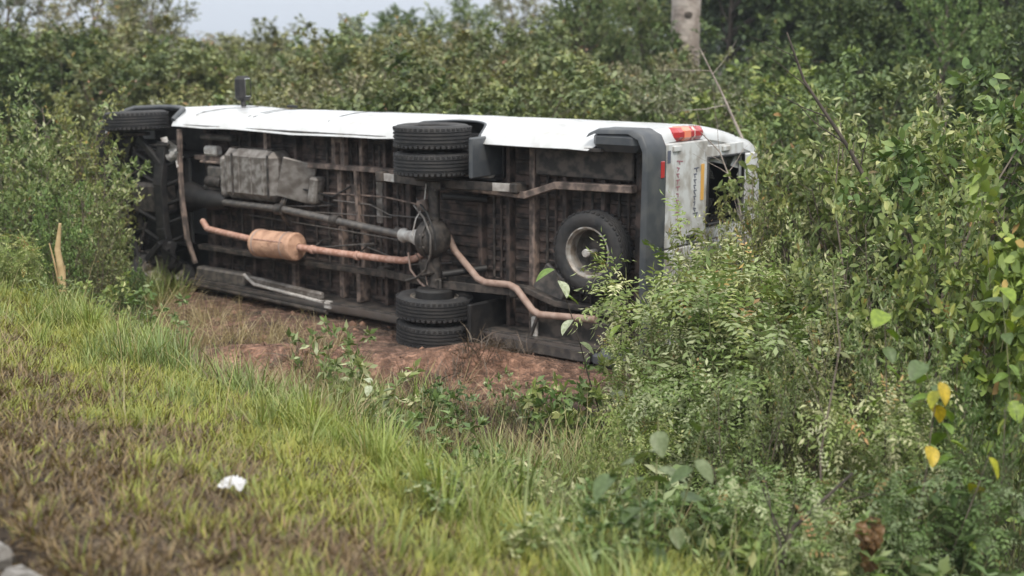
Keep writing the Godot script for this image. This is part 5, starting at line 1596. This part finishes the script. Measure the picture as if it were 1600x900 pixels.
func pale_trunk() -> void:
	rng.seed = 9
	var t := thing("pale_trunk_tree", "tall tree with a thick pale grey trunk behind the van", "tree", Vector3(3.18, ground_y(3.18, -24.0), -24.0))
	var mb := MB.new()
	mb.tube([Vector3(0.1, -0.2, 0), Vector3(0.02, 0.8, 0), Vector3(0, 2.0, 0), Vector3(0.03, 3.2, 0.02), Vector3(0.0, 4.6, 0), Vector3(0.05, 6.2, 0.1), Vector3(-0.2, 8.0, 0.2)], [0.36, 0.30, 0.26, 0.265, 0.25, 0.22, 0.14], 16)
	mb.tube([Vector3(0.03, 4.3, 0), Vector3(0.7, 5.3, 0.3), Vector3(1.6, 6.4, 0.4)], [0.15, 0.11, 0.07], 10)
	mb.tube([Vector3(0.0, 5.0, 0), Vector3(-0.9, 6.0, 0.1), Vector3(-1.8, 7.2, 0.0)], [0.14, 0.10, 0.06], 10)
	for i in mb.v.size():
		mb.v[i] += mb.n[i] * noise.get_noise_3dv(mb.v[i] * Vector3(5, 1.2, 5)) * 0.06
	part("trunk", mb, M.pale_bark, t)
	var kn := MB.new()
	kn.lathe([Vector2(0.0, 0.02), Vector2(0.05, 0.02), Vector2(0.075, 0.0), Vector2(0.07, -0.05)], Vector3(0.02, 2.55, 0.255), Vector3(0.0, 0.05, 1).normalized(), 14)
	part("knot", kn, M.dark_bark, t)
	var fol := MB.new()
	var P := {"cols": [Color(0.07, 0.11, 0.04), Color(0.10, 0.14, 0.05)], "tip": Color(0.2, 0.25, 0.08), "leaves": 16, "len": 0.14, "wid": 0.5}
	for i in 240:
		var c := Vector3(0, 7.4, 0) + rdir() * Vector3(2.6, 1.7, 2.6) * pow(rng.randf(), 0.4)
		leaves_on(fol, path(c, rdir(), 0.7, 2, 0.2, 0.05), P, 0.0, 0.2)
	part("crown", fol, M.tints[0], t).set_meta("kind", "stuff")

func bare_branch(called: String, label: String, pts: Array, r: float, side: int, mat: Material, seed_: int) -> void:
	rng.seed = seed_
	var base: Vector3 = pts[0]
	var o := thing(called, label, "branch", base)
	var mb := MB.new()
	var q := []
	var rad := []
	for i in pts.size():
		q.append(pts[i] - base)
		rad.append(lerpf(r, r * 0.3, i / float(pts.size() - 1)))
	mb.tube(q, rad, 7)
	part("limb", mb, mat, o)
	for i in side:
		var t := lerpf(0.2, 0.97, (i + rng.randf()) / side)
		var pd := along(q, t)
		var d: Vector3 = ((pd[1] as Vector3) * 0.8 + rdir() * 0.8).normalized()
		var s := MB.new()
		var rr := lerpf(r, r * 0.3, t) * 0.5
		s.tube(path(pd[0], d, rf(0.25, 0.7), 5, 0.15, 0.02), [rr, rr * 0.8, rr * 0.6, rr * 0.5, rr * 0.35, rr * 0.25], 5)
		part("twig", s, mat, o)

func single_plants() -> void:
	rng.seed = 31
	var g1 := big_leaf("mid", Color(0.11, 0.165, 0.06))
	var g2 := big_leaf("greyish", Color(0.19, 0.235, 0.12))
	var g3 := big_leaf("bright", Color(0.22, 0.31, 0.035))
	var g4 := big_leaf("fresh", Color(0.17, 0.27, 0.05))
	var ye := big_leaf("yellow", Color(0.56, 0.40, 0.03))
	var yg := big_leaf("yellow_green", Color(0.40, 0.40, 0.03))
	var br := big_leaf("dead", Color(0.30, 0.17, 0.09), 0.35)
	var pl := big_leaf("pale", Color(0.46, 0.50, 0.36))
	var st := stem_set(4, 0.62, 0.35)
	leafy_plant("broad_leaved_plant", "plant with large oval grey-green leaves in the grass at the bottom middle", Vector2(0.55, -4.75), st, auto_leaves(4, 5, 0.15, [g1, g2, g2]), M.green_stem)
	st = stem_set(3, 0.5, 0.5)
	leafy_plant("broad_leaved_plant", "broad-leaved green plant just left of the dark forked stem", Vector2(0.78, -5.1), st, auto_leaves(3, 5, 0.14, [g1, g4]), M.green_stem)
	st = stem_set(4, 0.45, 0.5)
	leafy_plant("broad_leaved_plant", "fresh light green plant at the bottom right of the forked stem", Vector2(1.47, -4.75), st, auto_leaves(4, 5, 0.13, [g4, g3, g4]), M.green_stem)
	st = stem_set(4, 1.55, 0.28)
	leafy_plant("vine", "plant with big bright leaves rising along the right edge", Vector2(2.28, -5.5), st, auto_leaves(4, 13, 0.125, [g4, g3, g1, g4], 0.45), M.green_stem)
	st = [path(Vector3(0, -0.05, 0), Vector3(0.1, 1, 0.05).normalized(), 1.27, 6, 0.07, 0.02), path(Vector3(0.02, -0.05, 0), Vector3(0.35, 1, 0.1).normalized(), 0.95, 6, 0.07, 0.02)]
	leafy_plant("yellowing_plant", "plant with hanging yellow leaves on the right", Vector2(1.72, -5.2), st, [[0, 0.98, 0.4, 0.9, 0.10, ye], [0, 0.9, 2.2, 1.0, 0.09, ye], [0, 0.95, -0.9, 0.8, 0.085, yg], [1, 0.99, 0.9, 0.9, 0.10, yg], [1, 0.85, 3.0, 0.6, 0.10, yg], [0, 0.6, 4.0, 0.5, 0.11, g4], [1, 0.6, 1.2, 0.5, 0.11, g3], [0, 0.75, 0.0, 0.6, 0.10, ye]], M.bark)
	st = [path(Vector3(0, -0.05, 0), Vector3(-0.05, 1, 0.0).normalized(), 0.72, 6, 0.06, 0.02)]
	leafy_plant("withered_plant", "withered plant with crumpled brown leaves right of the forked stem", Vector2(1.52, -4.95), st, [[0, 0.98, 0.3, 1.1, 0.14, br], [0, 0.96, -0.8, 1.2, 0.13, br], [0, 0.9, 1.3, 1.2, 0.14, br], [0, 0.85, 2.6, 1.1, 0.12, br], [0, 0.8, -0.2, 1.3, 0.13, br], [0, 0.88, -2.0, 1.2, 0.11, br]], M.bark)
	st = [path(Vector3(0, -0.05, 0), Vector3(0.02, 1, 0.05).normalized(), 1.42, 7, 0.05, 0.02)]
	leafy_plant("lone_leaf_plant", "thin stem with one bright yellow-green leaf in the dark hollow", Vector2(1.78, -5.85), st, [[0, 0.99, -0.6, 0.25, 0.13, g3], [0, 0.93, 2.0, 0.5, 0.10, g4], [0, 0.87, 0.3, 0.6, 0.09, g1], [0, 0.8, 1.8, 0.5, 0.11, g4], [0, 0.7, 3.6, 0.5, 0.11, g4], [0, 0.6, 0.4, 0.5, 0.12, g1]], M.bark)
	st = stem_set(4, 0.62, 0.3)
	leafy_plant("pale_leaved_plant", "plant with whitish leaves in front of the lower rear wheels", Vector2(-0.85, -7.9), st, auto_leaves(4, 3, 0.10, [pl, pl, g2], 0.5), M.green_stem)
	st = [path(Vector3(0, -0.05, 0), Vector3(-0.35, 1, 0.1).normalized(), 1.35, 7, 0.07, 0.02), path(Vector3(0.02, -0.05, 0), Vector3(0.05, 1, 0.1).normalized(), 0.9, 7, 0.07, 0.02)]
	leafy_plant("sapling", "thin sapling with a few light leaves in front of the spare wheel", Vector2(0.66, -7.9), st, [[0, 0.99, -1.2, 0.3, 0.14, g4], [0, 0.93, 0.6, 0.6, 0.13, pl], [0, 0.85, 2.0, 0.4, 0.12, g4], [0, 0.72, -0.8, 0.5, 0.13, pl], [0, 0.6, 1.1, 0.4, 0.12, g2], [1, 0.98, -1.0, 0.5, 0.13, g3], [1, 0.8, 1.5, 0.5, 0.13, g4], [1, 0.65, 3.2, 0.5, 0.13, pl], [1, 0.5, 0.0, 0.5, 0.14, pl]], M.dark_bark)
	# dry stalk on the left
	rng.seed = 55
	var d := thing("dry_stalk", "straw-coloured dead stalk standing among the shrubs on the left", "plant", Vector3(-3.80, ground_y(-3.80, -10.6), -10.6))
	var mb := MB.new()
	mb.tube([Vector3(0, -0.1, 0), Vector3(0.02, 0.3, 0.02), Vector3(-0.01, 0.5, 0), Vector3(0.03, 0.72, 0.01)], [0.034, 0.032, 0.026, 0.012], 7)
	part("stalk", mb, M.dry, d)
	for k in 3:
		mb = MB.new()
		mb.tube(path(Vector3(rf(-0.04, 0.04), -0.1, rf(-0.04, 0.04)), Vector3(rf(-0.12, 0.12), 1, rf(-0.12, 0.12)).normalized(), rf(0.45, 0.75), 5, 0.06, 0.0), [0.016, 0.015, 0.012, 0.010, 0.007, 0.004], 6)
		part("stalk", mb, M.dry, d)

func litter() -> void:
	rng.seed = 66
	var mb := MB.new()
	var rows := []
	for i in 9:
		var r := []
		for j in 9:
			var x := (i / 8.0 - 0.5) * 0.085
			var z := (j / 8.0 - 0.5) * 0.075
			var e := 1.0 - 0.25 * noise.get_noise_2d(i * 21.0, j * 17.0)
			r.append(Vector3(x * e, 0.038 * exp(-(x * x + z * z) / 0.0016) + 0.022 * noise.get_noise_2d(i * 45.0, j * 45.0) + rf(-0.012, 0.012), z * e))
		rows.append(r)
	for i in 8:
		for j in 8:
			mb.face([rows[i][j], rows[i + 1][j], rows[i + 1][j + 1]], Vector3(0, -1, 0))
			mb.face([rows[i][j], rows[i + 1][j + 1], rows[i][j + 1]], Vector3(0, -1, 0))
	var o := part("crumpled_paper", mb, M.paper, self)
	o.name = numbered("crumpled_paper")
	o.position = Vector3(-1.10, ground_y(-1.10, -4.82) + 0.06, -4.82)
	o.scale = Vector3.ONE * 1.1
	tag(o, "crumpled piece of white paper lying on the verge grass", "litter")

func _ready() -> void:
	noise.seed = 3
	noise.frequency = 0.35
	noise.fractal_octaves = 4
	# camera
	var cam := Camera3D.new()
	cam.name = "camera"
	add_child(cam)
	cam.position = Vector3(0, 2.75, 0)
	cam.rotation_degrees = Vector3(-10.7, 0, 0)
	cam.fov = 25.36
	cam.near = 0.1
	var lens := CameraAttributesPhysical.new()
	lens.frustum_focal_length = 53.33
	lens.frustum_focus_distance = 8.2
	lens.exposure_aperture = 1.8
	lens.frustum_near = 0.1
	lens.frustum_far = 2000.0
	cam.attributes = lens
	cam.far = 2000.0
	# overcast sky, brighter overhead, and the soft sun behind the cloud
	var env := Environment.new()
	env.background_mode = Environment.BG_SKY
	var sky := Sky.new()
	var sm := ProceduralSkyMaterial.new()
	sm.sky_top_color = Color(1.26, 1.27, 1.28)
	sm.sky_horizon_color = Color(0.81, 0.845, 0.895)
	sm.sky_curve = 0.25
	sm.sky_energy_multiplier = 1.0
	sm.ground_bottom_color = Color(0.20, 0.20, 0.15)
	sm.ground_horizon_color = Color(0.35, 0.36, 0.32)
	sm.sun_angle_max = 30.0
	sky.sky_material = sm
	env.sky = sky
	env.tonemap_mode = Environment.TONE_MAPPER_LINEAR
	env.tonemap_exposure = 1.0
	env.fog_enabled = true
	env.fog_mode = Environment.FOG_MODE_EXPONENTIAL
	env.fog_density = 0.0009
	env.fog_light_color = Color(0.86, 0.89, 0.93)
	env.sdfgi_enabled = true
	env.ssao_enabled = true
	env.ssil_enabled = true
	var we := WorldEnvironment.new()
	we.name = "world"
	we.environment = env
	add_child(we)
	var sun := DirectionalLight3D.new()
	sun.name = "sun"
	sun.light_color = Color(1.0, 0.97, 0.92)
	sun.light_energy = 0.8
	sun.light_angular_distance = 11.0
	sun.shadow_enabled = true
	sun.rotation_degrees = Vector3(-55, 20, 0)
	add_child(sun)

	materials()
	terrain()
	road_and_kerb()
	build_van()
	plant_kinds()
	planting()
	pale_trunk()
	grasses()
	single_plants()
	bare_branch("leaning_dead_branch", "long bare dark branch leaning across the right-hand thicket", [Vector3(3.0, 0.7, -8.6), Vector3(2.72, 1.45, -9.0), Vector3(2.40, 2.05, -9.2), Vector3(2.12, 2.5, -9.4), Vector3(2.0, 2.85, -9.5)], 0.022, 8, M.dark_bark, 71)
	bare_branch("crossing_dead_branch", "thin bare branch crossing the leaning dead branch", [Vector3(2.5, 0.5, -7.6), Vector3(2.62, 1.2, -7.7), Vector3(2.86, 1.75, -7.8), Vector3(3.15, 2.2, -7.9)], 0.014, 6, M.bark, 72)
	bare_branch("pale_bare_branch", "pale bare branch slanting up behind the tail lamp", [Vector3(2.45, 1.7, -13.4), Vector3(2.2, 2.25, -13.5), Vector3(1.95, 2.75, -13.6)], 0.017, 3, M.pale_bark, 73)
	bare_branch("dark_forked_stem", "dark forked woody stem at the bottom right", [Vector3(0.98, 0.25, -4.8), Vector3(1.06, 0.55, -4.9), Vector3(1.16, 0.80, -5.0), Vector3(1.42, 1.0, -5.1)], 0.018, 6, M.dark_bark, 74)
	bare_branch("dark_forked_stem", "thin dark stem left of the forked woody stem at the bottom", [Vector3(0.68, 0.3, -4.7), Vector3(0.62, 0.6, -4.75), Vector3(0.56, 0.85, -4.8)], 0.010, 3, M.dark_bark, 75)
	bare_branch("window_twig", "bare twigs across the broken rear window", [Vector3(1.95, 0.9, -10.3), Vector3(1.85, 1.5, -10.4), Vector3(1.7, 1.9, -10.5), Vector3(1.5, 2.1, -10.5)], 0.011, 12, M.pale_bark, 76)
	bare_branch("bare_twig", "thin bare stem rising from the shrubs right of the rear doors", [Vector3(2.35, 0.4, -8.6), Vector3(2.3, 1.1, -8.65), Vector3(2.2, 1.7, -8.7), Vector3(2.22, 2.1, -8.7)], 0.010, 6, M.bark, 78)
	bare_branch("bare_twig", "thin bare stem left of the hanging yellow leaves", [Vector3(1.45, 0.3, -5.6), Vector3(1.42, 0.9, -5.65), Vector3(1.5, 1.4, -5.7), Vector3(1.46, 1.75, -5.75)], 0.007, 6, M.bark, 79)
	bare_branch("bare_twig", "pale bare stem near the right edge above the broad bright leaves", [Vector3(2.75, 0.5, -7.0), Vector3(2.6, 1.3, -7.1), Vector3(2.62, 1.9, -7.1)], 0.008, 6, M.pale_bark, 80)
	litter()
